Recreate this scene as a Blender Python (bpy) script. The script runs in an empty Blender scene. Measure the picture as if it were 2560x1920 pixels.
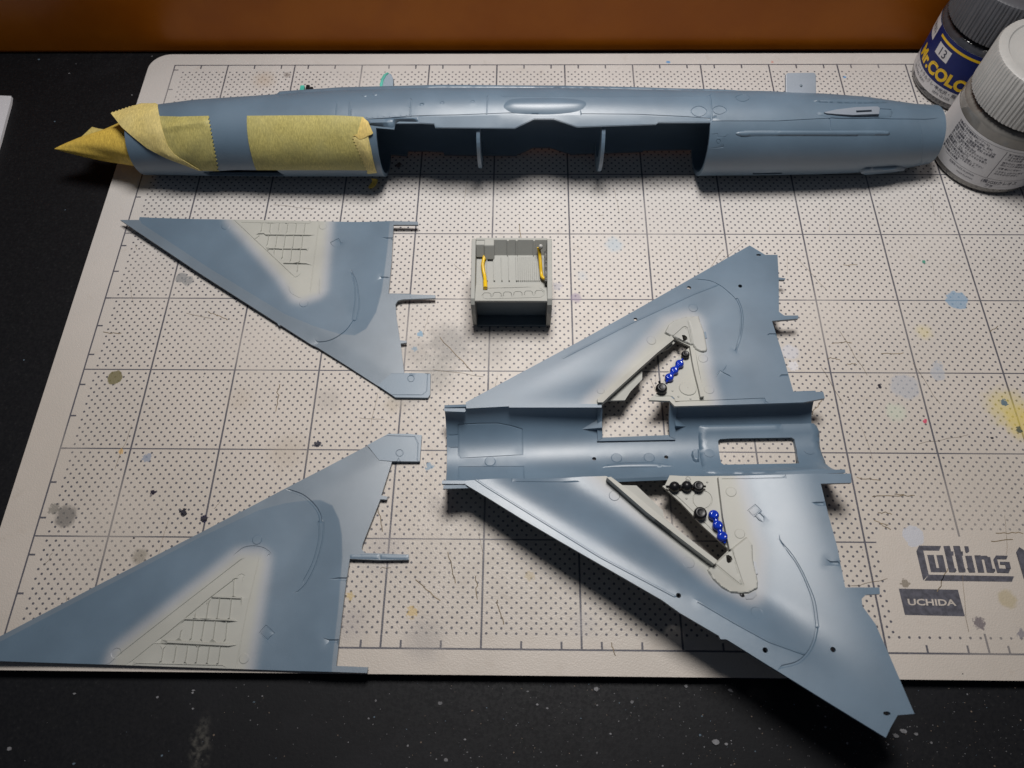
import bpy, math, random
import numpy as np
from mathutils import Vector
from mathutils.geometry import delaunay_2d_cdt
random.seed(7)
rng = np.random.RandomState(5)
S = 0.01                                     # all numbers below are centimetres
scene = bpy.context.scene
COL = scene.collection

# ------------------------------------------------------------------ camera, lamp, world
F, CX, CY, CZ, RX, RY, RZ = 1850.8, 13.005, -22.705, 19.352, 0.4579, 0.0108, 0.0106
cam = bpy.data.cameras.new('camera')
cam.sensor_width = 36.0
cam.lens = F / 2560 * 36
cam.clip_start = 0.01
cam.clip_end = 50
cam.dof.use_dof = True
cam.dof.focus_distance = 0.222
cam.dof.aperture_fstop = 30
cam_o = bpy.data.objects.new('camera', cam)
COL.objects.link(cam_o)
cam_o.location = (CX * S, CY * S, CZ * S)
cam_o.rotation_euler = (RX, RY, RZ)
scene.camera = cam_o

LAMP = (14.5, -1.9, 34.0)
ld = bpy.data.lights.new('desk_lamp', 'AREA')
ld.shape = 'DISK'
ld.size = 12 * S
ld.energy = .82
ld.color = (1.0, 0.965, 0.93)
ld.spread = math.radians(140)
lo = bpy.data.objects.new('desk_lamp', ld)
COL.objects.link(lo)
lo.location = [c * S for c in LAMP]
lo.rotation_euler = (math.radians(-14), 0, 0)

world = bpy.data.worlds.new('World')
scene.world = world
world.use_nodes = True
bg = world.node_tree.nodes['Background']
bg.inputs[0].default_value = (0.62, 0.75, 1.0, 1)
bg.inputs[1].default_value = 0.05
scene.view_settings.view_transform = 'Standard'
scene.view_settings.look = 'None'
scene.view_settings.exposure = 0.0
scene.view_settings.gamma = 1.0

# ------------------------------------------------------------------ rays through the measured view
def _rot():
    cX, sX = math.cos(RX), math.sin(RX); cY, sY = math.cos(RY), math.sin(RY); cZ, sZ = math.cos(RZ), math.sin(RZ)
    return (np.array([[cZ, -sZ, 0], [sZ, cZ, 0], [0, 0, 1]]) @ np.array([[cY, 0, sY], [0, 1, 0], [-sY, 0, cY]])
            @ np.array([[1, 0, 0], [0, cX, -sX], [0, sX, cX]]))
ROT = _rot(); CAM = np.array([CX, CY, CZ])
def ray(px, py):
    return ROT @ np.array([(px - 1280) / F, (960 - py) / F, -1.0])
def at(px, py, z=0.0):
    d = ray(px, py)
    return CAM + d * (z - CZ) / d[2]
def Z(x0, y0, s):
    return lambda pts: [(x0 + s * p[0], y0 + s * p[1]) for p in pts]

# ------------------------------------------------------------------ surfaces (u, v, h) <-> space
class Plane:                                  # z = a + b x + c y
    def __init__(self, a, b, c): self.a, self.b, self.c = a, b, c
    def P(self, u, v, h): return (u, v, self.a + self.b * u + self.c * v + h)
    def inv(self, px, py):
        d = ray(px, py)
        t = (self.a + self.b * CAM[0] + self.c * CAM[1] - CAM[2]) / (d[2] - self.b * d[0] - self.c * d[1])
        p = CAM + t * d
        return (p[0], p[1])
class Bowl(Plane):                            # a plane whose skin dips by f(u, v)
    def __init__(self, a, b, c, f): Plane.__init__(self, a, b, c); self.f = f
    def P(self, u, v, h): return (u, v, self.a + self.b * u + self.c * v + h + self.f(u, v))
    def inv(self, px, py):
        p = Plane.inv(self, px, py); base = self.a
        for _ in range(3):
            p = Plane(base + self.f(*p), self.b, self.c).inv(px, py)
        return p
def sstep(x, a, b):
    t = min(max((x - a) / (b - a), 0.0), 1.0); return t * t * (3 - 2 * t)
def ldist(p, a, b):                           # signed distance to the line a-b (left positive)
    d = (b[0] - a[0], b[1] - a[1]); L = math.hypot(*d)
    return ((p[0] - a[0]) * -d[1] + (p[1] - a[1]) * d[0]) / L
class Tube:                                   # outer skin of the fuselage
    T = np.array([[-1, 1.02, -4.85], [0, 1.05, -4.84], [1, 1.10, -4.81], [2.35, 1.19, -4.81], [4.5, 1.26, -4.80], [7.1, 1.34, -4.77], [10.3, 1.37, -4.74],
                  [14.2, 1.36, -4.74], [18.7, 1.31, -4.74], [20.7, 1.285, -4.73], [22.5, 1.25, -4.71], [23.9, 1.18, -4.67], [25.6, 1.01, -4.55], [26.6, .90, -4.45], [29, .7, -4.3]])
    def par(self, X): return np.interp(X, self.T[:, 0], self.T[:, 1]), np.interp(X, self.T[:, 0], self.T[:, 2])
    def P(self, u, v, h):
        r, yc = self.par(u); a = math.radians(v * 40)
        return (u, yc + (r + h) * math.cos(a), max(r, 1.0) + .01 + (r + h) * math.sin(a))
    hh = 0.0
    def inv(self, px, py, far=False, h=None):
        h = self.hh if h is None else h
        d = ray(px, py); X = 13.0
        for _ in range(12):
            r, yc = self.par(X); zc = max(r, 1.0) + .01; r += h
            oy, oz = CAM[1] - yc, CAM[2] - zc
            a = d[1]**2 + d[2]**2; b = oy * d[1] + oz * d[2]; c = oy**2 + oz**2 - r * r
            q = max(b * b - a * c, 0.0)
            t = (-b + (1 if far else -1) * math.sqrt(q)) / a
            p = CAM + t * d; X = p[0]
        return (X, (math.degrees(math.atan2(p[2] - zc, p[1] - yc)) % 360) / 40)
YAW = math.radians(2.8); TO = np.array([11.0, -15.46]); TR, TZ = 1.19, 1.28
class Trough:                                 # inside of the belly
    def P(self, u, v, h):
        a = v / TR; r = TR - h
        vv = r * math.cos(a); w = TZ + r * math.sin(a)
        return (TO[0] + u * math.cos(YAW) - vv * math.sin(YAW), TO[1] + u * math.sin(YAW) + vv * math.cos(YAW), w)
    def inv(self, px, py):
        d = ray(px, py); o = CAM.copy(); c, s = math.cos(YAW), math.sin(YAW)
        ox, oy = o[0] - TO[0], o[1] - TO[1]
        lo = np.array([c * ox + s * oy, -s * ox + c * oy, o[2] - TZ]); ldr = np.array([c * d[0] + s * d[1], -s * d[0] + c * d[1], d[2]])
        a = ldr[1]**2 + ldr[2]**2; b = lo[1] * ldr[1] + lo[2] * ldr[2]; cc = lo[1]**2 + lo[2]**2 - TR * TR
        q = max(b * b - a * cc, 0); t = (-b + math.sqrt(q)) / a
        p = lo + t * ldr
        ang = math.atan2(p[2], p[1])
        if ang > math.pi / 2: ang -= 2 * math.pi
        return (p[0], ang * TR)
def yawplane(z0, v0, slope):                  # z = z0 + slope (v - v0), v across the yawed belly
    c, s = math.cos(YAW), math.sin(YAW)
    return Plane(z0 + slope * (-c * TO[1] + s * TO[0] - v0), -slope * s, slope * c)
def inv(surf, pts): return [surf.inv(*p) for p in pts]

# ------------------------------------------------------------------ mesh helpers
def seg_dist(P, poly, closed=True):
    P = np.asarray(P, float); A = np.asarray(poly, float)
    B = np.roll(A, -1, 0) if closed else A[1:]
    if not closed: A = A[:-1]
    out = np.full(len(P), 1e9)
    for a, b in zip(A, B):
        d = b - a; L = max(d @ d, 1e-12)
        t = np.clip(((P - a) @ d) / L, 0, 1)
        out = np.minimum(out, np.hypot(*(P - a - t[:, None] * d).T))
    return out
def inside(P, poly):
    P = np.asarray(P, float); A = np.asarray(poly, float); r = np.zeros(len(P), bool)
    j = len(A) - 1
    for i in range(len(A)):
        c = ((A[i, 1] > P[:, 1]) != (A[j, 1] > P[:, 1]))
        dy = A[j, 1] - A[i, 1]
        x = A[i, 0] + (P[:, 1] - A[i, 1]) * (A[j, 0] - A[i, 0]) / (dy if abs(dy) > 1e-12 else 1e-12)
        r ^= c & (P[:, 0] < x); j = i
    return r
def subdiv(poly, sp, closed=True):
    out = []; n = len(poly)
    for i in range(n if closed else n - 1):
        a, b = np.array(poly[i], float), np.array(poly[(i + 1) % n], float)
        k = max(1, int(math.ceil(np.hypot(*((b - a) / sp)))))
        for q in range(k): out.append(tuple(a + (b - a) * q / k))
    if not closed: out.append(tuple(poly[-1]))
    return out
def smooth_line(pts, n=6, closed=False):
    P = [np.array(p, float) for p in pts]; out = []; m = len(P)
    rngi = range(m) if closed else range(m - 1)
    for i in rngi:
        g = lambda k: P[k % m] if closed else P[min(max(k, 0), m - 1)]
        p0, p1, p2, p3 = g(i - 1), g(i), g(i + 1), g(i + 2)
        for q in range(n):
            t = q / n
            out.append(tuple(.5 * ((2 * p1) + (-p0 + p2) * t + (2 * p0 - 5 * p1 + 4 * p2 - p3) * t * t + (-p0 + 3 * p1 - 3 * p2 + p3) * t**3)))
    if not closed: out.append(tuple(P[-1]))
    return out
def offset_line(pl, d):
    P = np.array(pl, float); T = np.gradient(P, axis=0); T /= np.maximum(np.hypot(*T.T)[:, None], 1e-9)
    return P + d * np.c_[-T[:, 1], T[:, 0]]
def circ(c, r, n=20): return [(c[0] + r * math.cos(2 * math.pi * k / n), c[1] + r * math.sin(2 * math.pi * k / n)) for k in range(n)]

def link(name, verts, faces, mat, parent=None, origin=(0, 0, 0), smooth=None, sharp=None, attr=None):
    me = bpy.data.meshes.new(name)
    o3 = np.array(origin, float)
    V = (np.asarray(verts, float) - o3) * S
    me.from_pydata(V.tolist(), [], [list(map(int, f)) for f in faces])
    if smooth is True: me.polygons.foreach_set('use_smooth', [True] * len(me.polygons))
    elif smooth is not None and smooth is not False: me.polygons.foreach_set('use_smooth', smooth)
    if attr is not None:
        at_ = me.attributes.new('mask', 'FLOAT', 'POINT'); at_.data.foreach_set('value', np.asarray(attr, float))
    me.validate()
    if sharp: me.set_sharp_from_angle(angle=math.radians(sharp))
    if mat: me.materials.append(mat)
    ob = bpy.data.objects.new(name, me); COL.objects.link(ob)
    if parent is not None: ob.parent = parent
    else: ob.location = (o3 * S).tolist()
    return ob
def thing(name, label, cat, origin, group=None):
    o = bpy.data.objects.new(name, None); COL.objects.link(o); o.empty_display_size = .005
    o.location = (origin[0] * S, origin[1] * S, origin[2] * S)
    o['label'] = label; o['category'] = cat
    if group: o['group'] = group
    o['_o'] = list(origin)
    return o
def org(p):
    q = np.zeros(3)
    while p is not None:
        if '_o' in p: q = np.array(list(p['_o'])); break
        p = p.parent
    return q

def sheet(name, surf, outline, mat, parent, holes=(), lines=(), discs=(), hf=None, t=.08, sp=(.15, .15), maskf=None, top=0.0, jit=.15, sharp=22, edge=None):
    """A moulded sheet: triangulated outline with holes, raised or sunk lines and discs, and thickness.
    lines: (polyline, half width, height); discs: (centre, radius, height) in (u, v)."""
    sp = np.array(sp, float)
    pts, edges = [], []
    def loop(pl, closed=True):
        b = len(pts); pts.extend([tuple(p) for p in pl]); n = len(pl)
        for i in range(n if closed else n - 1): edges.append((b + i, b + (i + 1) % n))
    loop(subdiv(outline, sp))
    for h in holes: loop(subdiv(h, sp))
    L = []
    for pl, w, hh in lines:
        pl = subdiv(pl, max(sp), False)
        L.append((np.array(pl), w, hh))
        for o in (-w, -w * .45, w * .45, w): loop(offset_line(pl, o), False)
    for c, r, hh in discs:
        n = 18 if r < .3 else 28
        loop(circ(c, r, n)); loop(circ(c, r + min(.018, r * .3), n))
    A = np.array(outline); mn, mx = A.min(0), A.max(0)
    gx = np.arange(mn[0] + sp[0] * .5, mx[0], sp[0]); gy = np.arange(mn[1] + sp[1] * .5, mx[1], sp[1])
    G = np.array([(x + (sp[0] * .5 if j % 2 else 0), y) for j, y in enumerate(gy) for x in gx])
    if len(G):
        G = G + (rng.rand(*G.shape) - .5) * jit * sp
        k = inside(G, outline)
        for h in holes: k &= ~inside(G, h)
        G = G[k]
    if len(G):
        sc = 1 / sp
        k = seg_dist(G * sc, A * sc) > .45
        for h in holes: k &= seg_dist(G * sc, np.array(h) * sc) > .45
        G = G[k]
        for pl, w, hh in L:
            if len(G): G = G[seg_dist(G, pl, False) > w * 1.5 + .02]
        for c, r, hh in discs:
            if len(G): G = G[np.abs(np.hypot(G[:, 0] - c[0], G[:, 1] - c[1]) - r) > .04]
        pts.extend(map(tuple, G))
    vs, es, fs, *_ = delaunay_2d_cdt([Vector(p) for p in pts], edges, [], 0, 1e-5)
    V = np.array([(v.x, v.y) for v in vs])
    Fa = np.array([f for f in fs])
    C = V[Fa].mean(1)
    k = inside(C, outline)
    for h in holes: k &= ~inside(C, h)
    Fa = Fa[k]
    H = np.full(len(V), float(top))
    if hf is not None: H += hf(V)
    for pl, w, hh in L:
        d = seg_dist(V, pl, False)
        H += hh * np.clip((w * 1.0 - d) / (w * .55), 0, 1)
    for c, r, hh in discs:
        H += hh * (np.hypot(V[:, 0] - c[0], V[:, 1] - c[1]) < r + .002)
    # consistent winding
    a, b, c = V[Fa[:, 0]], V[Fa[:, 1]], V[Fa[:, 2]]
    cr = (b[:, 0] - a[:, 0]) * (c[:, 1] - a[:, 1]) - (b[:, 1] - a[:, 1]) * (c[:, 0] - a[:, 0])
    Fa[cr < 0] = Fa[cr < 0][:, ::-1]
    topv = np.array([surf.P(V[i, 0], V[i, 1], H[i]) for i in range(len(V))])
    # orientation check: face normal should point to +h
    f0 = Fa[len(Fa) // 2]; p = topv[f0]; nrm = np.cross(p[1] - p[0], p[2] - p[0])
    up = np.array(surf.P(*V[f0[0]], H[f0[0]] + .01)) - topv[f0[0]]
    flip = nrm @ up < 0
    if flip: Fa = Fa[:, ::-1]
    verts = list(topv); faces = [tuple(f) for f in Fa]; sm = [True] * len(faces)
    msk = None
    if maskf is not None: msk = maskf(V)
    if t > 0:
        n0 = len(verts)
        botv = [surf.P(V[i, 0], V[i, 1], (H[i] if t < .5 else top) - t) for i in range(len(V))]
        verts += botv
        faces += [tuple(n0 + i for i in f[::-1]) for f in Fa]; sm += [True] * len(Fa)
        ec = {}
        for f in Fa:
            for i in range(3):
                e = (f[i], f[(i + 1) % 3]); ec[e] = 1
        for (a_, b_) in list(ec):
            if (b_, a_) not in ec:
                faces.append((b_, a_, n0 + a_, n0 + b_)); sm.append(False)
        if msk is not None: msk = np.concatenate([msk, msk])
    return link(name, verts, faces, mat, parent, org(parent), sm, sharp, msk)

def relief(name, surf, poly, h, mat, parent, bevel=0, sp=None, sink=.03, mask=None, lines=(), holes=()):
    """A pad standing proud of a surface; bevel>0 gives it sloping, rounded sides."""
    if bevel:
        A = np.array(poly)
        s = sp or max(bevel * .4, .03)
        return sheet(name, surf, poly, mat, parent, hf=lambda V: h * np.sin(np.clip(seg_dist(V, A) / bevel, 0, 1) * math.pi / 2) + .001, t=sink, sp=(s, s), jit=0, sharp=60,
                     maskf=(lambda V: np.full(len(V), mask)) if mask is not None else None, lines=lines, holes=holes)
    s = sp or .3
    return sheet(name, surf, poly, mat, parent, top=h, t=h + sink, sp=(s, s), jit=0, maskf=(lambda V: np.full(len(V), mask)) if mask is not None else None, lines=lines, holes=holes)

def lathe(prof, n=64, c=(0, 0, 0), rf=None):
    V, Fc = [], []
    for i, (r, z) in enumerate(prof):
        for k in range(n):
            a = 2 * math.pi * k / n
            rr = r if rf is None else r + rf(i, a)
            V.append((c[0] + rr * math.cos(a), c[1] + rr * math.sin(a), c[2] + z))
    for i in range(len(prof) - 1):
        for k in range(n):
            a, b = i * n + k, i * n + (k + 1) % n
            Fc.append((a, b, b + n, a + n))
    return V, Fc
def tube(path, r, n=10, cap=True):
    P = np.array(path, float); V, Fc = [], []
    T = np.gradient(P, axis=0); T /= np.linalg.norm(T, axis=1)[:, None]
    up = np.array([0, 0, 1.0]) if abs(T[0][2]) < .9 else np.array([1.0, 0, 0])
    for i, p in enumerate(P):
        a = np.cross(T[i], up); a /= max(np.linalg.norm(a), 1e-9); b = np.cross(a, T[i])
        ri = r[i] if hasattr(r, '__len__') else r
        for k in range(n):
            q = 2 * math.pi * k / n; V.append(tuple(p + ri * (math.cos(q) * a + math.sin(q) * b)))
    for i in range(len(P) - 1):
        for k in range(n):
            Fc.append((i * n + k, i * n + (k + 1) % n, (i + 1) * n + (k + 1) % n, (i + 1) * n + k))
    if cap: Fc += [tuple(range(n)), tuple(range(len(P) * n - 1, len(P) * n - n - 1, -1))]
    return V, Fc
def ball(c, r, squash=1.0, flat=None, n=24, m=16):
    V, Fc = [], []
    for i in range(m + 1):
        th = math.pi * i / m
        for k in range(n):
            a = 2 * math.pi * k / n
            z = math.cos(th) * r * squash
            if flat is not None and z > flat * r: z = flat * r - (.06 * r if math.sin(th) < .42 else 0)
            V.append((c[0] + r * math.sin(th) * math.cos(a), c[1] + r * math.sin(th) * math.sin(a), c[2] + z))
    for i in range(m):
        for k in range(n): Fc.append((i * n + k, (i + 1) * n + k, (i + 1) * n + (k + 1) % n, i * n + (k + 1) % n))
    return V, Fc
def hexa(b):                                   # eight corners: bottom loop then top loop
    return b, [(3, 2, 1, 0), (4, 5, 6, 7), (0, 1, 5, 4), (1, 2, 6, 5), (2, 3, 7, 6), (3, 0, 4, 7)]
def box(x0, x1, y0, y1, z0, z1):
    return hexa([(x0, y0, z0), (x1, y0, z0), (x1, y1, z0), (x0, y1, z0), (x0, y0, z1), (x1, y0, z1), (x1, y1, z1), (x0, y1, z1)])
def merge(*ms):
    V, Fc = [], []
    for v, f in ms:
        b = len(V); V += list(v); Fc += [tuple(i + b for i in q) for q in f]
    return V, Fc
def bevel(ob, w, seg=2):
    m = ob.modifiers.new('bevel', 'BEVEL'); m.width = w * S; m.segments = seg; m.limit_method = 'ANGLE'; m.angle_limit = math.radians(35)
    m.harden_normals = False
    return ob

# ------------------------------------------------------------------ node helpers
class NT:
    def __init__(self, name):
        self.m = bpy.data.materials.new(name); self.m.use_nodes = True
        self.t = self.m.node_tree; self.bs = self.t.nodes['Principled BSDF']
    def new(self, kind, **kw):
        n = self.t.nodes.new(kind)
        for k, v in kw.items(): setattr(n, k, v)
        return n
    def put(self, sock, v):
        if hasattr(v, 'is_linked') or isinstance(v, bpy.types.NodeSocket): self.t.links.new(v, sock)
        else: sock.default_value = v
    def math(self, op, a, b=None, c=None):
        n = self.new('ShaderNodeMath', operation=op)
        for i, v in enumerate((a, b, c)):
            if v is not None: self.put(n.inputs[i], v)
        return n.outputs[0]
    def noise(self, vec, scale, detail=3, rough=.55, dist=0):
        n = self.new('ShaderNodeTexNoise'); self.put(n.inputs['Vector'], vec)
        n.inputs['Scale'].default_value = scale; n.inputs['Detail'].default_value = detail; n.inputs['Roughness'].default_value = rough; n.inputs['Distortion'].default_value = dist
        return n.outputs['Fac']
    def ramp(self, f, a, b, lo=0.0, hi=1.0):
        n = self.new('ShaderNodeMapRange'); n.interpolation_type = 'SMOOTHSTEP'
        self.put(n.inputs[0], f); n.inputs[1].default_value = a; n.inputs[2].default_value = b; n.inputs[3].default_value = lo; n.inputs[4].default_value = hi
        return n.outputs[0]
    def mix(self, f, a, b, blend='MIX'):
        n = self.new('ShaderNodeMix', data_type='RGBA', blend_type=blend)
        self.put(n.inputs[0], f)
        for s, v in ((n.inputs[6], a), (n.inputs[7], b)):
            if isinstance(v, tuple) and len(v) == 3: v = (*v, 1)
            self.put(s, v)
        return n.outputs[2]
    def coord(self):                           # object coordinates in centimetres
        tc = self.new('ShaderNodeTexCoord'); v = self.new('ShaderNodeVectorMath', operation='SCALE')
        self.t.links.new(tc.outputs['Object'], v.inputs[0]); v.inputs['Scale'].default_value = 1 / S
        return v.outputs[0]
    def sep(self, v):
        n = self.new('ShaderNodeSeparateXYZ'); self.t.links.new(v, n.inputs[0]); return n.outputs
    def bump(self, h, dist, strength=1.0, normal=None):
        n = self.new('ShaderNodeBump'); self.put(n.inputs['Height'], h); n.inputs['Distance'].default_value = dist * S; n.inputs['Strength'].default_value = strength
        if normal is not None: self.t.links.new(normal, n.inputs['Normal'])
        self.t.links.new(n.outputs[0], self.bs.inputs['Normal']); return n.outputs[0]
    def col(self, v): self.put(self.bs.inputs['Base Color'], v if not (isinstance(v, tuple) and len(v) == 3) else (*v, 1)); return self
    def set(self, **kw):
        for k, v in kw.items(): self.put(self.bs.inputs[k.replace('_', ' ')], v)
        return self

BLUE = (0.116, 0.177, 0.243); GREY = (0.395, 0.398, 0.362); BARE = (0.165, 0.212, 0.262); MIST = (0.315, 0.338, 0.37)
def plastic(name, masked=False, base=BLUE, rough=.405, grain=.002, var=.10, spec=.95):
    n = NT(name); v = n.coord()
    nz = n.noise(v, .6, 4); fine = n.noise(v, 55, 2)
    c = base
    if masked:
        a = n.new('ShaderNodeAttribute', attribute_name='mask')
        m = n.math('ADD', a.outputs['Fac'], n.math('MULTIPLY', n.math('SUBTRACT', n.noise(v, 30, 3), .5), .10))
        bare = n.ramp(m, -.3, -.7)
        m = n.ramp(m, 0.0, 1.0)
        c = n.mix(bare, base, BARE)
        c = n.mix(n.ramp(m, 0.0, .62), c, MIST); c = n.mix(n.ramp(m, .45, 1.0), c, GREY)
    d = n.mix(n.ramp(nz, .3, .75), (1 - var,) * 3, (1 + var * .6,) * 3)
    c = n.mix(1.0, c, d, 'MULTIPLY')
    n.col(c)
    r = n.math('ADD', n.math('MULTIPLY', nz, .12), rough - .06)
    if masked: r = n.math('SUBTRACT', n.math('ADD', r, n.math('MULTIPLY', m, .2)), n.math('MULTIPLY', bare, .03))
    n.set(Roughness=r); n.bs.inputs['Specular IOR Level'].default_value = spec
    n.bump(fine, grain)
    return n.m
M_BLUE = plastic('primed plastic', False, rough=.43)
M_WING = plastic('primed plastic with sprayed grey', True)
M_BARE_LIT = plastic('bare plastic and lit scoop tone', False, base=(.25, .29, .345), rough=.40)  # pale base: bare plastic on the fin stub, painted-in lamplight on the scoop
M_GREY = plastic('sprayed bay grey', False, base=(.39, .395, .37), rough=.6, var=.06, spec=.35)
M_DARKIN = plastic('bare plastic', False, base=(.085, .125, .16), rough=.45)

def simple(name, col, rough=.5, spec=.5, var=.08, scale=2, bumpd=0.0, bscale=30, coat=0.0, metal=0.0):
    n = NT(name); v = n.coord(); nz = n.noise(v, scale, 3)
    n.col(n.mix(n.ramp(nz, .3, .7), tuple(c * (1 - var) for c in col), tuple(c * (1 + var) for c in col)))
    n.set(Roughness=rough); n.bs.inputs['Specular IOR Level'].default_value = spec; n.bs.inputs['Coat Weight'].default_value = coat
    n.bs.inputs['Metallic'].default_value = metal; n.bs.inputs['Coat Roughness'].default_value = .08
    if bumpd: n.bump(n.noise(v, bscale, 3), bumpd)
    return n.m
M_BLACK = simple('satin black', (.008, .008, .010), .36, .35)
M_BALLBLUE = simple('gloss blue', (.006, .035, .42), .12, .6)
M_YELLOW = simple('yellow hose', (.72, .46, .01), .35)
M_PRINT = simple('mat print', (.085, .085, .105), .6, .3, .25, 8)
M_GREEN = simple('cockpit green', (.05, .38, .30), .5, .5, .2, 4)
M_INK = simple('label ink', (.03, .035, .06), .5)
M_WHITE = simple('label white', (.62, .62, .64), .42, .5, .03)

# ------------------------------------------------------------------ setting: desk, board behind, mat
def desk_mat():
    n = NT('black desk'); v = n.coord()
    sm = n.noise(v, .25, 5, .6, 1.0); f = n.noise(v, 12, 4)
    c = n.mix(n.ramp(sm, .5, .8), (.0050, .0053, .0070), (.0110, .0112, .0140))
    c = n.mix(n.ramp(f, .62, .8), c, (.02, .02, .022))
    # a chalky smear near the front
    x, y, z = n.sep(v)
    p = at(515, 1865)
    dx = n.math('DIVIDE', n.math('ADD', n.math('SUBTRACT', x, float(p[0])), n.math('MULTIPLY', n.noise(v, 3, 3), .5)), .33)
    dy = n.math('DIVIDE', n.math('SUBTRACT', y, float(p[1])), .9)
    dd = n.math('SQRT', n.math('ADD', n.math('MULTIPLY', dx, dx), n.math('MULTIPLY', dy, dy)))
    c = n.mix(n.math('MULTIPLY', n.ramp(dd, 1.0, .2), n.ramp(n.noise(v, 9, 4), .35, .7, 0, .5)), c, (.12, .115, .10))
    n.col(c); n.set(Roughness=n.ramp(f, .3, .8, .5, .75)); n.bs.inputs['Specular IOR Level'].default_value = .28
    n.bump(f, .003)
    return n.m
DZ = -.30
v, f = box(-60, 80, -60, 40, DZ - 2, DZ)
desk = link('desk', v, f, desk_mat()); desk['kind'] = 'structure'

def wall_mat():
    n = NT('orange board'); v = n.coord()
    nz = n.noise(v, .35, 5); sp_ = n.noise(v, 6, 3)
    c = n.mix(n.ramp(nz, .3, .7), (.34, .090, .003), (.41, .118, .005))
    c = n.mix(n.ramp(sp_, .74, .78, 0, .8), c, (.03, .015, .01))
    n.col(c); n.set(Roughness=.34); n.bs.inputs['Specular IOR Level'].default_value = .25
    n.bump(n.noise(v, .8, 2), .008)
    return n.m
v, f = box(-40, 60, .98, 2.4, DZ, 22)
wall = link('wall', v, f, wall_mat(), smooth=False); wall['kind'] = 'structure'; bevel(wall, .15)

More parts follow.
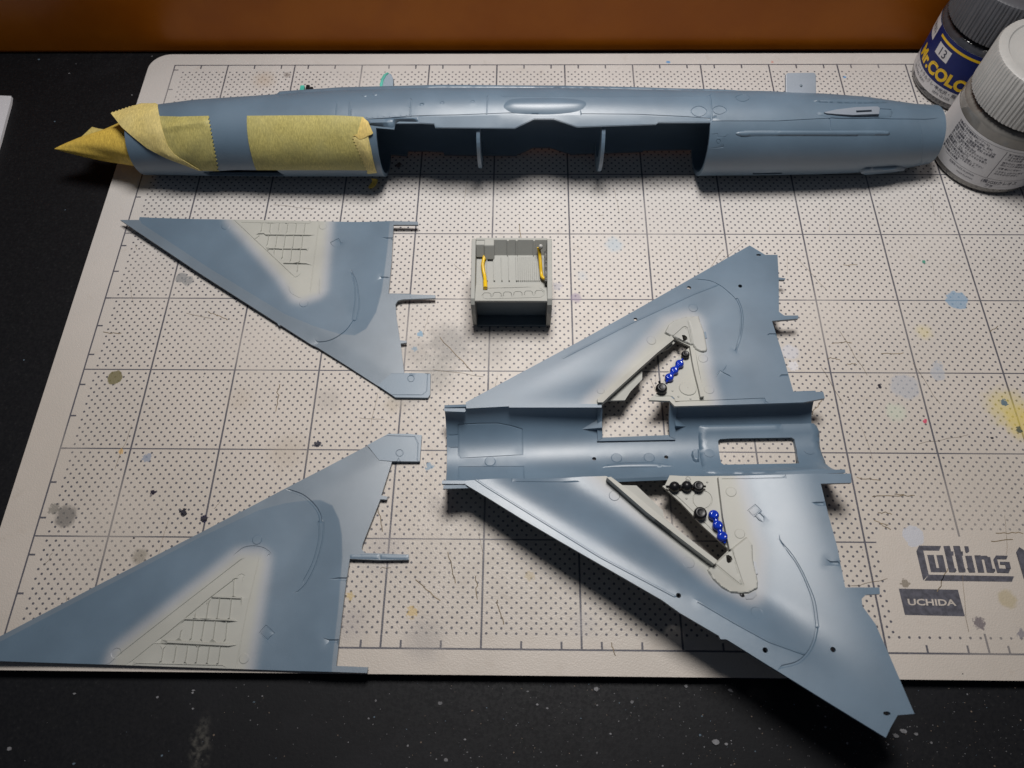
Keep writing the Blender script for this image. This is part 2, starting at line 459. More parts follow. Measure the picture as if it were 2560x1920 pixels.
# cutting mat ---------------------------------------------------------------
MATW = 32.0
def mat_top():
    n = NT('printed mat'); v = n.coord(); x, y, z = n.sep(v); Y = n.math('MULTIPLY', y, -1.0)
    M = n.math
    def AND(*a):
        r = a[0]
        for b in a[1:]: r = M('MULTIPLY', r, b)
        return r
    gt = lambda a, b: M('GREATER_THAN', a, b); lt = lambda a, b: M('LESS_THAN', a, b)
    inb = AND(gt(x, -.02), gt(Y, -.02), lt(Y, 20.52), lt(x, MATW - 1.2))
    dmx = M('ABSOLUTE', M('SUBTRACT', M('MODULO', M('ADD', x, 2.5 - 2 + 1.25), 2.5), 1.25))
    dmy = M('ABSOLUTE', M('SUBTRACT', M('MODULO', M('ADD', Y, 5 - 2.75 + 1.25), 2.5), 1.25))
    logo = AND(gt(x, 22.33), gt(Y, 17.58), lt(Y, 20.02))
    nologo = M('SUBTRACT', 1.0, logo)
    W = .026
    wv = n.noise(v, 20, 2)
    Wn = M('ADD', W * .75, M('MULTIPLY', wv, W * .5))
    vl = AND(lt(dmx, Wn), gt(x, 1), nologo)
    hl = AND(lt(dmy, M('MULTIPLY', Wn, .75)), gt(Y, 2), lt(Y, 18.5), M('SUBTRACT', 1.0, AND(gt(x, 22.3), gt(Y, 17.3))))
    bl = M('MAXIMUM', lt(M('ABSOLUTE', x), Wn), M('MAXIMUM', lt(M('ABSOLUTE', Y), Wn), lt(M('ABSOLUTE', M('SUBTRACT', Y, 20.5)), Wn)))
    tx = AND(lt(M('ABSOLUTE', M('SUBTRACT', M('FRACT', M('ADD', x, .5)), .5)), Wn), M('MAXIMUM', lt(Y, .2), gt(Y, 20.3)))
    ty = AND(lt(M('ABSOLUTE', M('SUBTRACT', M('FRACT', M('ADD', Y, .25)), .5)), Wn), lt(x, .18))
    lines = M('MAXIMUM', M('MAXIMUM', vl, hl), M('MAXIMUM', bl, M('MAXIMUM', tx, ty)))
    u = M('DIVIDE', M('SUBTRACT', x, 2.0), .125); w = M('DIVIDE', M('SUBTRACT', Y, 2.75), .125)
    a = M('MULTIPLY', M('ADD', u, w), .5); b = M('MULTIPLY', M('SUBTRACT', u, w), .5)
    da = M('SUBTRACT', a, M('ROUND', a)); db = M('SUBTRACT', b, M('ROUND', b))
    du = M('ADD', da, db); dw = M('SUBTRACT', da, db)
    dist = M('MULTIPLY', M('SQRT', M('ADD', M('MULTIPLY', du, du), M('MULTIPLY', dw, dw))), .125)
    # keep whole dots only: test at the centre of the dot
    cxx = M('SUBTRACT', x, M('MULTIPLY', du, .125)); cyy = M('SUBTRACT', Y, M('MULTIPLY', dw, .125))
    cdx = M('ABSOLUTE', M('SUBTRACT', M('MODULO', M('ADD', cxx, 2.5 - 2 + 1.25), 2.5), 1.25))
    cdy = M('ABSOLUTE', M('SUBTRACT', M('MODULO', M('ADD', cyy, 5 - 2.75 + 1.25), 2.5), 1.25))
    cl = M('SUBTRACT', 1.0, AND(gt(cxx, 22.3), gt(cyy, 17.45), lt(cyy, 20.04)))
    dots = AND(lt(dist, M('ADD', .0258, M('MULTIPLY', wv, .014))), gt(cdx, .06), gt(cdy, .06), gt(cxx, .29), gt(cyy, .3), lt(cyy, 20.28), cl)
    pr = AND(M('MAXIMUM', lines, dots), inb)
    worn = n.ramp(n.noise(v, 7, 5, .7), .62, .76, 1.0, .3)
    fog = n.ramp(n.noise(v, .22, 2), .50, .72, 1.0, .6)
    pr = M('MULTIPLY', M('MULTIPLY', pr, worn), M('MULTIPLY', fog, .97))
    big = n.noise(v, .18, 4, .6); mid = n.noise(v, 1.6, 5, .65); fine = n.noise(v, 26, 3)
    front_tone = n.ramp(n.math('ADD', Y, n.math('MULTIPLY', big, 6)), 6, 20)  # base colour gets darker and yellower towards the front edge
    c = n.mix(n.ramp(big, .3, .7), n.mix(front_tone, (.565, .54, .52), (.50, .455, .405)), n.mix(front_tone, (.62, .595, .575), (.56, .51, .46)))
    c = n.mix(n.ramp(mid, .56, .80, 0, .35), c, (.40, .34, .28))
    c = n.mix(n.ramp(n.noise(v, 5, 5, .7), .66, .84, 0, .5), c, (.22, .19, .16))
    c = n.mix(n.ramp(n.noise(v, 17, 3, .7), .70, .80, 0, .3), c, (.13, .11, .10))
    c = n.mix(pr, c, (.085, .085, .105))
    # paint marks left by earlier work: (pixel x, y, radius px, colour, opacity, softness)
    marks = [(2393, 751, 25, (.20, .33, .47), .75, .1), (2283, 1340, 21, (.50, .52, .58), .8, .1), (2518, 1497, 20, (.42, .35, .20), .6, .4), (2262, 1458, 8, (.2, .17, .13), .8, .1),
             (2262, 966, 34, (.36, .39, .45), .55, .3), (2345, 935, 17, (.38, .41, .46), .6, .2), (2345, 915, 12, (.38, .41, .46), .6, .2), (2520, 1020, 60, (.66, .54, .12), .55, .9), (2560, 1060, 50, (.66, .52, .10), .6, .8),
             (2310, 830, 26, (.68, .58, .20), .35, .9), (2310, 655, 5, (.03, .25, .18), .9, .2), (2510, 1007, 8, (.07, .14, .20), .9, .2), (2548, 1075, 7, (.05, .07, .06), .9, .1), (2313, 1053, 5, (.55, .05, .12), .9, .2),
             (2240, 1030, 26, (.50, .58, .46), .45, .6), (1975, 880, 22, (.55, .56, .62), .6, .4), (1983, 915, 12, (.66, .66, .7), .7, .2), (1535, 612, 26, (.40, .50, .58), .55, .6), (1455, 690, 18, (.45, .50, .55), .4, .8),
             (287, 944, 18, (.17, .15, .07), .9, .15), (165, 1290, 27, (.16, .15, .14), .8, .5), (135, 1272, 12, (.18, .17, .15), .7, .3), (458, 1281, 8, (.01, .01, .02), 1, .1), (511, 1297, 8, (.015, .012, .04), 1, .1), (383, 1231, 6, (.015, .01, .03), 1, .2),
             (793, 1111, 7, (.02, .02, .04), 1, .1), (368, 1144, 10, (.24, .28, .36), .8, .1), (1073, 1166, 9, (.16, .26, .36), .8, .2), (303, 1128, 6, (.6, .36, .1), .7, .2), (350, 1392, 20, (.20, .18, .14), .6, .6),
             (453, 694, 16, (.20, .21, .22), .75, .3), (470, 702, 14, (.2, .21, .22), .7, .3), (1050, 835, 7, (.15, .32, .48), .8, .1), (1036, 872, 6, (.15, .32, .48), .8, .1), (1394, 716, 12, (.34, .34, .40), .6, .5),
             (1440, 745, 16, (.25, .20, .30), .6, .5), (1375, 780, 14, (.40, .40, .42), .5, .6), (880, 300, 1, (.3, .2, .15), .1, .5), (718, 187, 12, (.18, .15, .13), .6, .6), (1671, 155, 5, (.1, .3, .6), .9, .1), (2112, 193, 4, (.1, .3, .6), .9, .1),
             (1931, 155, 4, (.6, .25, .2), .7, .2), (996, 413, 9, (.10, .035, .03), .8, .3), (660, 200, 45, (.42, .28, .14), .3, .9), (2448, 1558, 12, (.12, .10, .12), .8, .3), (2555, 1585, 9, (.2, .19, .22), .8, .2), (870, 1560, 50, (.35, .32, .32), .4, .9),
             (1460, 1560, 30, (.42, .40, .40), .3, .8), (1090, 1260, 30, (.25, .23, .22), .35, .9), (600, 1000, 40, (.45, .38, .3), .3, .9), (1040, 880, 50, (.30, .28, .26), .45, .9), (985, 1010, 30, (.38, .33, .25), .5, .8),
             (1125, 858, 70, (.24, .23, .22), .7, .8), (1090, 935, 60, (.26, .25, .23), .6, .9), (1230, 870, 60, (.30, .28, .26), .45, .9), (1020, 985, 50, (.28, .26, .24), .55, .9), (2030, 1180, 40, (.40, .33, .24), .4, .9), (720, 1130, 60, (.40, .34, .27), .4, .9), (960, 1380, 60, (.34, .31, .30), .45, .9), (1060, 1600, 50, (.30, .28, .27), .45, .8), (820, 1000, 40, (.36, .33, .30), .45, .8), (1325, 1440, 10, (.45, .36, .2), .5, .3), (1030, 1530, 12, (.55, .38, .1), .6, .4), (875, 1490, 8, (.5, .36, .1), .6, .4)]
    wob = M('MULTIPLY', M('SUBTRACT', n.noise(v, 4.5, 4, .65), .5), .9)
    wob2 = M('MULTIPLY', M('SUBTRACT', n.noise(v, 13, 3, .6), .5), 2.4)
    for px, py, r, col, op, soft in marks:
        p = at(px, py); rr = r / 75.0
        dx = M('SUBTRACT', x, float(p[0])); dy = M('SUBTRACT', y, float(p[1]))
        d = M('ADD', M('DIVIDE', M('SQRT', M('ADD', M('MULTIPLY', dx, dx), M('MULTIPLY', dy, dy))), rr), wob if r > 15 else wob2)
        c = n.mix(n.ramp(d, 1.05, 1.0 - soft * .95, 0, op), c, col)
    n.col(c)
    vo = n.new('ShaderNodeTexVoronoi'); n.t.links.new(v, vo.inputs['Vector']); vo.inputs['Scale'].default_value = 26
    hgt = M('ADD', M('MULTIPLY', vo.outputs['Distance'], .6), M('MULTIPLY', fine, .4))
    n.bump(hgt, .012, .6)
    n.set(Roughness=n.ramp(mid, .3, .8, .42, .6)); n.bs.inputs['Specular IOR Level'].default_value = .4
    return n.m
def rounded(x0, x1, y0, y1, r, n=10):
    P = []
    for cx_, cy_, a0 in ((x1 - r, y1 - r, 0), (x0 + r, y1 - r, 90), (x0 + r, y0 + r, 180), (x1 - r, y0 + r, 270)):
        for k in range(n + 1):
            a = math.radians(a0 + 90 * k / n); P.append((cx_ + r * math.cos(a), cy_ + r * math.sin(a)))
    return P
cmat = thing('cutting_mat', 'cream cutting mat printed with grey grid lines and dots, paint stained', 'cutting mat', (0, 0, 0))
P = rounded(-.98, MATW, -21.10, .58, .75)
n_ = len(P)
V = [(x, y, 0) for x, y in P]
top_ = link('printed_surface', V, [tuple(range(n_))], mat_top(), cmat)
core = [(x, y, -.012) for x, y in P] + [(x, y, DZ + .002) for x, y in P]
core_f = [(i, (i + 1) % n_, n_ + (i + 1) % n_, n_ + i) for i in range(n_)]
link('rubber_core', core + [(x, y, 0) for x, y in P], [tuple(reversed(f)) for f in core_f] + [tuple(range(2 * n_ - 1, n_ - 1, -1))] + [(i, 2 * n_ + i, 2 * n_ + (i + 1) % n_, (i + 1) % n_) for i in range(n_)],
     simple('mat core', (.012, .014, .03), .5), cmat)

# logo print: letters as flat shapes on the mat
zl = Z(2100, 1260, .30144)
def flatpoly(polys, z):
    V, Fc = [], []
    for k, pl in enumerate(polys):
        b = len(V)
        for q in zl(pl): V.append(tuple(at(*q)[:2]) + (z + .0008 * k,))
        Fc.append(tuple(range(b, b + len(pl))))
    return V, Fc
# the word Cutting in slanted block letters, each stroke a flat shape
def slant(x, y0, y1, w, k=.22, foot=0, head=0):  # a leaning bar
    dx = (y1 - y0) * k
    return [(x, y0), (x + w, y0), (x + w + dx, y1), (x + dx, y1)]
letters = [[(655, 345), (838, 348), (822, 388), (690, 386)], [(655, 345), (690, 386), (735, 586), (690, 634), (632, 392)], [(735, 586), (1442, 600), (1425, 645), (700, 636)],
           # u
           slant(722, 422, 565, 54), slant(798, 424, 566, 54), [(748, 530), (862, 532), (850, 566), (768, 565)],
           # t
           slant(856, 348, 566, 54), [(900, 392), (940, 394), (940, 428), (906, 426)], [(896, 532), (960, 534), (965, 552), (950, 568), (905, 566)],
           # t
           slant(936, 348, 566, 56), [(978, 392), (1018, 394), (1018, 428), (984, 426)], [(975, 532), (1035, 534), (1040, 552), (1026, 568), (984, 566)],
           # i
           slant(1036, 430, 568, 54), [(1028, 350), (1062, 352), (1070, 392), (1050, 408), (1038, 400)], [(1050, 532), (1118, 534), (1112, 552), (1100, 568), (1070, 567)],
           # n
           slant(1112, 426, 568, 52), [(1150, 430), (1215, 430), (1240, 458), (1165, 458)], slant(1188, 440, 568, 54), [(1232, 536), (1280, 538), (1286, 552), (1272, 570), (1236, 568)],
           # g
           [(1290, 428), (1388, 430), (1376, 458), (1296, 456)], [(1290, 428), (1300, 456), (1318, 536), (1300, 568), (1268, 462)], [(1318, 536), (1410, 538), (1396, 572), (1300, 568)], [(1360, 480), (1402, 482), (1414, 536), (1374, 536)], [(1322, 480), (1400, 482), (1404, 504), (1324, 502)],
           # mat (first stroke at the picture edge)
           [(1456, 400), (1482, 358), (1530, 390), (1560, 640), (1520, 618)]]
v, f = flatpoly(letters, .004)
link('printed_word', v, f, M_PRINT, cmat)
v, f = flatpoly([[(487, 702), (977, 711), (1035, 931), (538, 920)]], .004)
link('printed_plate', v, f, M_PRINT, cmat)
def text_mesh(s, size, bold=0.0, sx=1.0):
    cu = bpy.data.curves.new('text', 'FONT'); cu.body = s; cu.size = size; cu.offset = bold; cu.resolution_u = 3
    o = bpy.data.objects.new('text', cu); COL.objects.link(o)
    bpy.context.view_layer.update()
    dg = bpy.context.evaluated_depsgraph_get()
    me = bpy.data.meshes.new_from_object(o.evaluated_get(dg))
    V = np.array([vv.co[:] for vv in me.vertices]).reshape(-1, 3); Fc = [tuple(p.vertices) for p in me.polygons]
    bpy.data.objects.remove(o); bpy.data.curves.remove(cu); bpy.data.meshes.remove(me)
    if len(V): V[:, 0] *= sx
    return V, Fc
tv, tf = text_mesh('UCHIDA', 1.0, .025)
w_, h_ = tv[:, 0].max(), tv[:, 1].max()
q0, q1, q2 = [at(*q)[:2] for q in zl([(562, 838), (965, 843), (553, 786)])]
ex, ey = (q1 - q0) / w_, (q2 - q0) / h_
M_CREAM = simple('mat cream print', (.50, .45, .40), .6)
link('printed_name', [(*(q0 + ex * a + ey * b), .008) for a, b, _ in tv], tf, M_CREAM, cmat)

# knife cuts and scratches
def ribbon(pl, w, z):
    L_, R_ = offset_line(pl, w / 2), offset_line(pl, -w / 2); n = len(pl)
    V = [(*p, z) for p in L_] + [(*p, z) for p in R_]
    return V, [(i, n + i, n + i + 1, i + 1) for i in range(n - 1)]
cuts = []
known = [((2075, 1200), (2130, 1202)), ((2140, 1195), (2200, 1200)), ((2185, 1300), (2225, 1325)), ((2195, 1282), (2230, 1285)), ((2200, 1310), (2222, 1312)), ((2200, 885), (2260, 883)), ((2080, 858), (2130, 857)), ((2068, 896), (2100, 897)), ((2120, 910), (2140, 912)),
         ((2110, 663), (2145, 662)), ((2475, 830), (2494, 815)), ((2180, 1238), (2260, 1240)), ((2235, 1236), (2285, 1239)), ((1530, 1610), (1540, 1642)), ((2490, 1333), (2560, 1332)), ((2478, 1353), (2530, 1350)), ((1100, 845), (1180, 930)), ((1310, 690), (1300, 560)), ((945, 1260), (955, 1330)),
         ((520, 780), (570, 800)), ((700, 960), (690, 1030)), ((1120, 1380), (1140, 1460)), ((1240, 1500), (1260, 1560)), ((1190, 1440), (1192, 1500)), ((255, 830), (302, 834)), ((1040, 1450), (1100, 1500)), ((2340, 1480), (2370, 1420)), ((2030, 1035), (2055, 1000))]
for a, b in known:
    p, q = at(*a)[:2], at(*b)[:2]
    pl = [p + (q - p) * t for t in np.linspace(0, 1, 8)]
    pl = [x + rng.randn(2) * .018 for x in pl]
    cuts.append(ribbon(pl, .022, .003 + .0001 * len(cuts)))
for _ in range(70):
    p = np.array([rng.uniform(.3, 30), -rng.uniform(6, 20.8)]); a = rng.choice([rng.uniform(-.3, .3), rng.uniform(1.2, 2.0), rng.uniform(0, 3.1)])
    L_ = rng.uniform(.2, 1.6); pl = [p + t * L_ * np.array([math.cos(a), math.sin(a)]) + rng.randn(2) * .012 for t in np.linspace(0, 1, 6)]
    cuts.append(ribbon(pl, rng.uniform(.005, .009), .003 + .0001 * len(cuts)))
o = link('knife_cuts', *merge(*cuts), simple('cut', (.20, .155, .10), .7, .2, .4, 3), cmat); o['kind'] = 'stuff'

# ------------------------------------------------------------------ fuselage
ZA, ZB, ZC, ZD = Z(0, 0, .45208), Z(900, 100, .40687), Z(1660, 0, .40687), Z(680, 170, .18683)
TB = Tube()
BELLY = 205.6 / 40
def mirror(pts): return [(x, 2 * BELLY - y) for x, y in pts]
lip = inv(TB, ZB([(98, 540), (210, 550), (216, 512), (360, 512), (455, 517), (463, 541), (950, 545), (1070, 487), (1190, 487), (1335, 537), (1820, 520), (1832, 509), (2153, 508)]))
xl, xr = 8.75, 19.0
xl = lip[0][0]; xr = lip[-1][0]
opening = lip + [(xr, p[1]) for p in []] + mirror(lip)[::-1]
def arcpts(a, b, m): return [(a[0] + (b[0] - a[0]) * k / m, a[1] + (b[1] - a[1]) * k / m) for k in range(m + 1)]
X0, X1 = .38, 26.35
V0 = 25.6 / 40
fus = thing('fuselage', 'long blue-grey model jet fuselage, nose wrapped in yellow masking tape', 'model part', (13, -4.75, 0))
slot = inv(TB, ZA([(1120, 950), (1300, 940), (1530, 941), (1570, 962), (1540, 968), (1150, 966)]))
slot = [(a, b + (.16 if k > 2 else 0)) for k, (a, b) in enumerate(slot)]
tslot = inv(TB, ZC([(545, 1064), (725, 1060), (725, 1068), (545, 1072)]))
fl = []                                           # engraved lines of the skin
def eng(z, pts, w=.022, d=-.02): fl.append((inv(TB, z(pts)), w, d))
eng(ZD, [(868, 480), (858, 632)]); eng(ZD, [(1040, 470), (1032, 640)]); eng(ZD, [(1864, 420), (1855, 650)])
eng(ZB, [(785, 345), (779, 455)]); eng(ZB, [(60, 490), (300, 470), (600, 462), (935, 449)])
eng(ZB, [(1360, 455), (1700, 458), (2000, 472), (2150, 484)]); eng(ZB, [(1355, 440), (1358, 458)])
eng(ZB, [(2150, 340), (2160, 500)]); eng(ZC, [(300, 745), (700, 745), (1010, 728), (1400, 732), (1660, 730)])
eng(ZC, [(1018, 728), (1022, 790)]); eng(ZC, [(1318, 668), (1396, 672), (1395, 716), (1320, 720)])
eng(ZD, [(1230, 690), (1600, 668), (1960, 655)], .018, -.015)
eng(ZB, [(880, 350), (1500, 352), (2130, 350)], .018, -.010)
eng(ZC, [(1560, 735), (1575, 1000)], .018, -.010)
ovals = []
for z, c, rx, ry in ((ZB, (2082, 440), 42, 33), (ZC, (340, 678), 37, 26), (ZC, (484, 602), 38, 22)):
    pl = z([(c[0] + rx * math.cos(a) * (1 + .15 * math.cos(a * 2)), c[1] + ry * math.sin(a)) for a in np.linspace(0, 2 * math.pi, 18)])
    fl.append((inv(TB, pl), .018, -.016))
fl.append((inv(TB, ZC([(305, 712), (322, 712), (322, 722), (300, 724)])), .014, -.012))
for c in ((335, 870),):
    fl.append((inv(TB, ZC([(c[0] + 12 * math.cos(a), c[1] + 14 * math.sin(a)) for a in np.linspace(0, 6.3, 12)])), .014, -.014))
eng(ZC, [(300, 825), (330, 822), (330, 845), (372, 842)], .014, -.012); eng(ZC, [(300, 910), (320, 908), (365, 905), (365, 895)], .014, -.012)
fd = []
def dimple(z, c, r, h): p = TB.inv(*z([c])[0]); fd.append((p, r, h))
for c in ((1240, 365), (1382, 350)): dimple(ZD, c, .07, .012)
for c in ((2000, 487),): dimple(ZD, c, .05, -.012)
for c in ((382, 395), (505, 386), (692, 379)): dimple(ZB, c, .05, -.012)
def rivets(z, a, b, n):
    for k in range(n):
        t = (k + .5) / n; dimple(z, (a[0] + (b[0] - a[0]) * t, a[1] + (b[1] - a[1]) * t), .014, -.012)
rivets(ZD, (1840, 520), (1840, 640), 5); rivets(ZD, (1060, 550), (1060, 640), 4); rivets(ZD, (1230, 670), (1840, 636), 8)
outline = [(X0, V0), (X1, V0), (X1, V0 + 9), (X0, V0 + 9)]
skin = sheet('fuselage_skin', TB, outline, M_BLUE, fus, holes=[opening, slot, tslot], lines=fl, discs=fd, t=.11, sp=(.33, .12), sharp=28)
# dorsal seam spine and cockpit sill at the far side
def strip_on_tube(name, pts, h, mat, bev=0, **k): return relief(name, TB, pts, h, mat, fus, bevel=bev, **k)
def invh(pts, h): return [TB.inv(*p, h=h) for p in pts]
sx0 = TB.inv(*ZA([(1490, 530)])[0])[0]
strip_on_tube('spine', [(sx0, .50), (sx0 + .15, 1.30), (7.5, 1.32), (12, 1.25), (18, 1.1), (22.5, .8), (22.5, .50)], .075, M_BLUE, .12, sp=.12)
# teardrop bulge, capsule rib, fairings
bul = invh(smooth_line(ZB([(884, 402), (925, 366), (1060, 356), (1230, 357), (1365, 372), (1388, 400), (1345, 434), (1240, 452), (1100, 457), (955, 450), (898, 427)]), 4, True), .0)
strip_on_tube('bulge', bul, .075, M_BLUE, .36, sp=.07)
rib = inv(TB, smooth_line(ZC([(440, 822), (470, 806), (600, 802), (1000, 803), (1340, 803), (1385, 818), (1350, 832), (1000, 834), (600, 836), (475, 838)]), 4, True))
strip_on_tube('rib', rib, .03, M_BLUE, .04, sp=.05)
SH = .08
slot_px = ZC([(1178, 681), (1273, 678), (1277, 690), (1181, 693)])
fair = invh(ZC([(985, 688), (1060, 672), (1180, 660), (1310, 659), (1322, 668), (1318, 703), (1160, 707), (1060, 700), (1000, 694)]), SH)
vm = min(p[1] for p in fair)
sheet('scoop_fairing', TB, fair, M_BARE_LIT, fus, holes=[invh(slot_px, SH)], hf=lambda V: .065 + .03 * (V[:, 0] - min(p[0] for p in fair)), t=.25, sp=(.15, .08), jit=0)  # paler than the skin, so its lamplit top is put into the colour
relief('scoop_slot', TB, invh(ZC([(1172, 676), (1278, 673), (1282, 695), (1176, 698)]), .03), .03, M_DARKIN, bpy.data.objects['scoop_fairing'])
0 and strip_on_tube('scoop_slot', invh(ZC([(1172, 676), (1278, 673), (1282, 695), (1176, 698)]), .03), .03, M_DARKIN)
strip_on_tube('scoop_base', inv(TB, smooth_line(ZC([(930, 694), (990, 682), (1100, 676), (1330, 672), (1396, 678), (1394, 716), (1320, 724), (1100, 727), (980, 715)]), 3, True)), .02, M_BLUE, .08, sp=.07)
strip_on_tube('small_fairing', inv(TB, smooth_line(ZC([(918, 620), (1000, 610), (1150, 607), (1300, 617), (1385, 631), (1250, 636), (1080, 634), (960, 629)]), 3, True)), .05, M_BLUE, .10, sp=.06)
strip_on_tube('ventral_stub', inv(TB, ZC([(1200, 1048), (1240, 1028), (1440, 1018), (1500, 1028), (1360, 1052), (1230, 1062)])), .10, M_BLUE, .05, sp=.08)
strip_on_tube('root_fillet', inv(TB, ZD([(1225, 700), (1290, 688), (1660, 670), (1950, 665), (1960, 720), (1700, 716), (1650, 745), (1640, 800), (1390, 778), (1290, 760)])), .07, M_BLUE, .05, sp=.1)
strip_on_tube('wing_step', inv(TB, ZB([(365, 478), (700, 468), (930, 458), (1130, 466), (1350, 462), (1700, 466), (2150, 492), (2150, 503), (1832, 504), (1820, 516), (1335, 532), (1192, 483), (1068, 483), (950, 540), (465, 537), (458, 514), (366, 508)])), .012, M_BLUE)
# bulkheads seen edge-on through the opening
def bulkhead(px, rt):
    X = TB.inv(px, 312)[0]; r0, yc = TB.par(X); zc = r0 + .01
    outer, inner = [], []
    for a in np.linspace(118, 293, 30):
        rr = np.interp(a, [118, 150, 200, 240, 293], [r0 - .12, r0 - .08, rt, rt - .05, r0 - .12])
        outer.append((yc + rr * math.cos(math.radians(a)), zc + rr * math.sin(math.radians(a))))
    for a in np.linspace(293, 118, 30):
        inner.append((yc + .75 * math.cos(math.radians(a)), zc + .75 * math.sin(math.radians(a))))
    lp = outer + inner; n = len(lp)
    lp_ = outer; m = len(outer)
    V = [(X, y, z) for y, z in outer] + [(X, y, z) for y, z in inner[::-1]] + [(X + .11, y, z) for y, z in outer] + [(X + .11, y, z) for y, z in inner[::-1]]
    Fc = []
    for i in range(m - 1):
        Fc += [(i, i + 1, m + i + 1, m + i), (2 * m + i + 1, 2 * m + i, 3 * m + i, 3 * m + i + 1), (i + 1, i, 2 * m + i, 2 * m + i + 1), (m + i, m + i + 1, 3 * m + i + 1, 3 * m + i)]
    Fc += [(0, m, 3 * m, 2 * m), (m - 1, 3 * m - 1, 4 * m - 1, 2 * m - 1)]
    link('bulkhead', V, Fc, M_BLUE, fus, org(fus))
bulkhead(1190, 1.14); bulkhead(1506, 1.22)
# exhaust end ring, intake throat
r1, y1_ = TB.par(X1)
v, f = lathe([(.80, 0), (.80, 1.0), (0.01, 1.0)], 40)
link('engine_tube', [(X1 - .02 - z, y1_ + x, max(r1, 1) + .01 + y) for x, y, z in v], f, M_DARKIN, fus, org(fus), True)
# stub of the tail fin and pilot headrest sticking out on the far side, away from the camera
def dorsal_plate(name, poly, th, mat, y0z, ang=25.6):
    """poly in (x, distance outward from the spine); the plate stands out of the dorsal line"""
    a = math.radians(ang); d = np.array([0, math.cos(a), math.sin(a)]); nrm = np.array([0, -math.sin(a), math.cos(a)])
    V = []
    for s in (-.5, .5):
        for x, q in poly: V.append(tuple(np.array([x, y0z[0], y0z[1]]) + d * q + nrm * th * s))
    m = len(poly)
    Fc = [tuple(range(m))[::-1], tuple(range(m, 2 * m))] + [(i, (i + 1) % m, m + (i + 1) % m, m + i) for i in range(m)]
    return bevel(link(name, V, Fc, mat, fus, org(fus), False), .02)
def dor_at(px, py):                               # hit of the ray with the dorsal symmetry plane
    a = math.radians(25.6); nrm = np.array([0, -math.sin(a), math.cos(a)]); o0 = np.array([0, -4.74, 1.32]); d = ray(px, py)
    t = ((o0 - CAM) @ nrm) / (d @ nrm); p = CAM + t * d
    return (p[0], (p - o0) @ np.array([0, math.cos(a), math.sin(a)]))
fin = [dor_at(*q) for q in ZC([(745, 600), (745, 462), (755, 452), (920, 450), (930, 465), (932, 600)])]
dorsal_plate('fin_stub', fin, .12, M_BARE_LIT, (-4.74, 1.32))
c_ = dor_at(*ZC([(838, 530)])[0]); aa = math.radians(25.6)
cc = np.array([c_[0], -4.74, 1.32]) + np.array([0, math.cos(aa), math.sin(aa)]) * c_[1] + np.array([0, -math.sin(aa), math.cos(aa)]) * .062
link('pin_hole', *ball(cc, .045, .4), M_DARKIN, bpy.data.objects['fin_stub'], org(fus), True)
# headrest bulkhead: rounded plate across the spine
hd = dor_at(*ZD([(1540, 262)])[0])
def cross_plate(name, xw, w, q0, q1, th, mat, lean=.0):
    a = math.radians(25.6); d = np.array([0, math.cos(a), math.sin(a)]); nrm = np.array([0, -math.sin(a), math.cos(a)])
    prof = [(-w, q0)] + [(w * math.cos(t) * -1, q0 + (q1 - q0) * (.35 + .65 * math.sin(t))) for t in np.linspace(0, math.pi, 14)] + [(w, q0)]
    V = []
    for s in (0, 1):
        for p, q in prof: V.append(tuple(np.array([xw + s * th + lean * (q - q0), -4.74, 1.32]) + d * q + nrm * p))
    m = len(prof)
    Fc = [tuple(range(m))[::-1], tuple(range(m, 2 * m))] + [(i, (i + 1) % m, m + (i + 1) % m, m + i) for i in range(m)]
    return link(name, V, Fc, mat, fus, org(fus), False)
tp = dor_at(*ZD([(1560, 85)])[0])
hp = [dor_at(*q) for q in ZD([(1465, 300), (1462, 235), (1480, 160), (1510, 110), (1555, 82), (1600, 98), (1625, 150), (1630, 205), (1628, 300)])]
dorsal_plate('headrest', hp, .22, M_BLUE, (-4.74, 1.32))
gq = [dor_at(*q) for q in ZD([(1448, 300), (1452, 235), (1470, 160), (1502, 105), (1555, 76), (1575, 90), (1535, 125), (1505, 180), (1490, 240), (1486, 300)])]
dorsal_plate('headrest_edge', gq, .26, M_GREEN, (-4.74, 1.32)).parent = bpy.data.objects['headrest']
gp = dor_at(*ZD([(410, 312)])[0])
a_ = math.radians(25.6); dd_ = np.array([0, math.cos(a_), math.sin(a_)])
for k, (dx, q, r, m_) in enumerate(((0, 0, .07, M_GREEN), (.18, .03, .06, M_BLACK), (.30, -.02, .05, M_BLACK))):
    p = np.array([gp[0] + dx, -4.74, 1.32]) + dd_ * (gp[1] + q + .10)
    v, f = box(p[0] - r, p[0] + r, p[1] - .25, p[1] + r, p[2] - r, p[2] + r)
    bevel(link('instrument_hood', v, f, m_, fus, org(fus)), .02)

# masking tape ---------------------------------------------------------------
def tape_mat(name, base, thin=.0):
    n = NT(name); v = n.coord()
    w = n.new('ShaderNodeVectorMath', operation='MULTIPLY'); n.t.links.new(v, w.inputs[0]); w.inputs[1].default_value = (9, 2.5, 2.5)
    fib = n.noise(w.outputs[0], 3.2, 5, .7); big = n.noise(v, 1.5, 4); fine = n.noise(v, 22, 3)
    c = n.mix(n.ramp(fib, .35, .7), tuple(k * .72 for k in base), tuple(min(k * 1.15, .9) for k in base))
    c = n.mix(n.ramp(big, .35, .7, 0, .4), c, tuple(k * q for k, q in zip(base, (.8, .85, 1.1))))
    n.col(c); n.set(Roughness=.55); n.bs.inputs['Specular IOR Level'].default_value = .35
    n.bump(n.math('ADD', n.math('MULTIPLY', big, 1.2), n.math('MULTIPLY', fine, .25)), .022, .7)
    return n.m
M_TAPE = tape_mat('washi tape', (.60, .48, .15))
M_TAPE5 = tape_mat('washi tape folded', (.78, .58, .18))
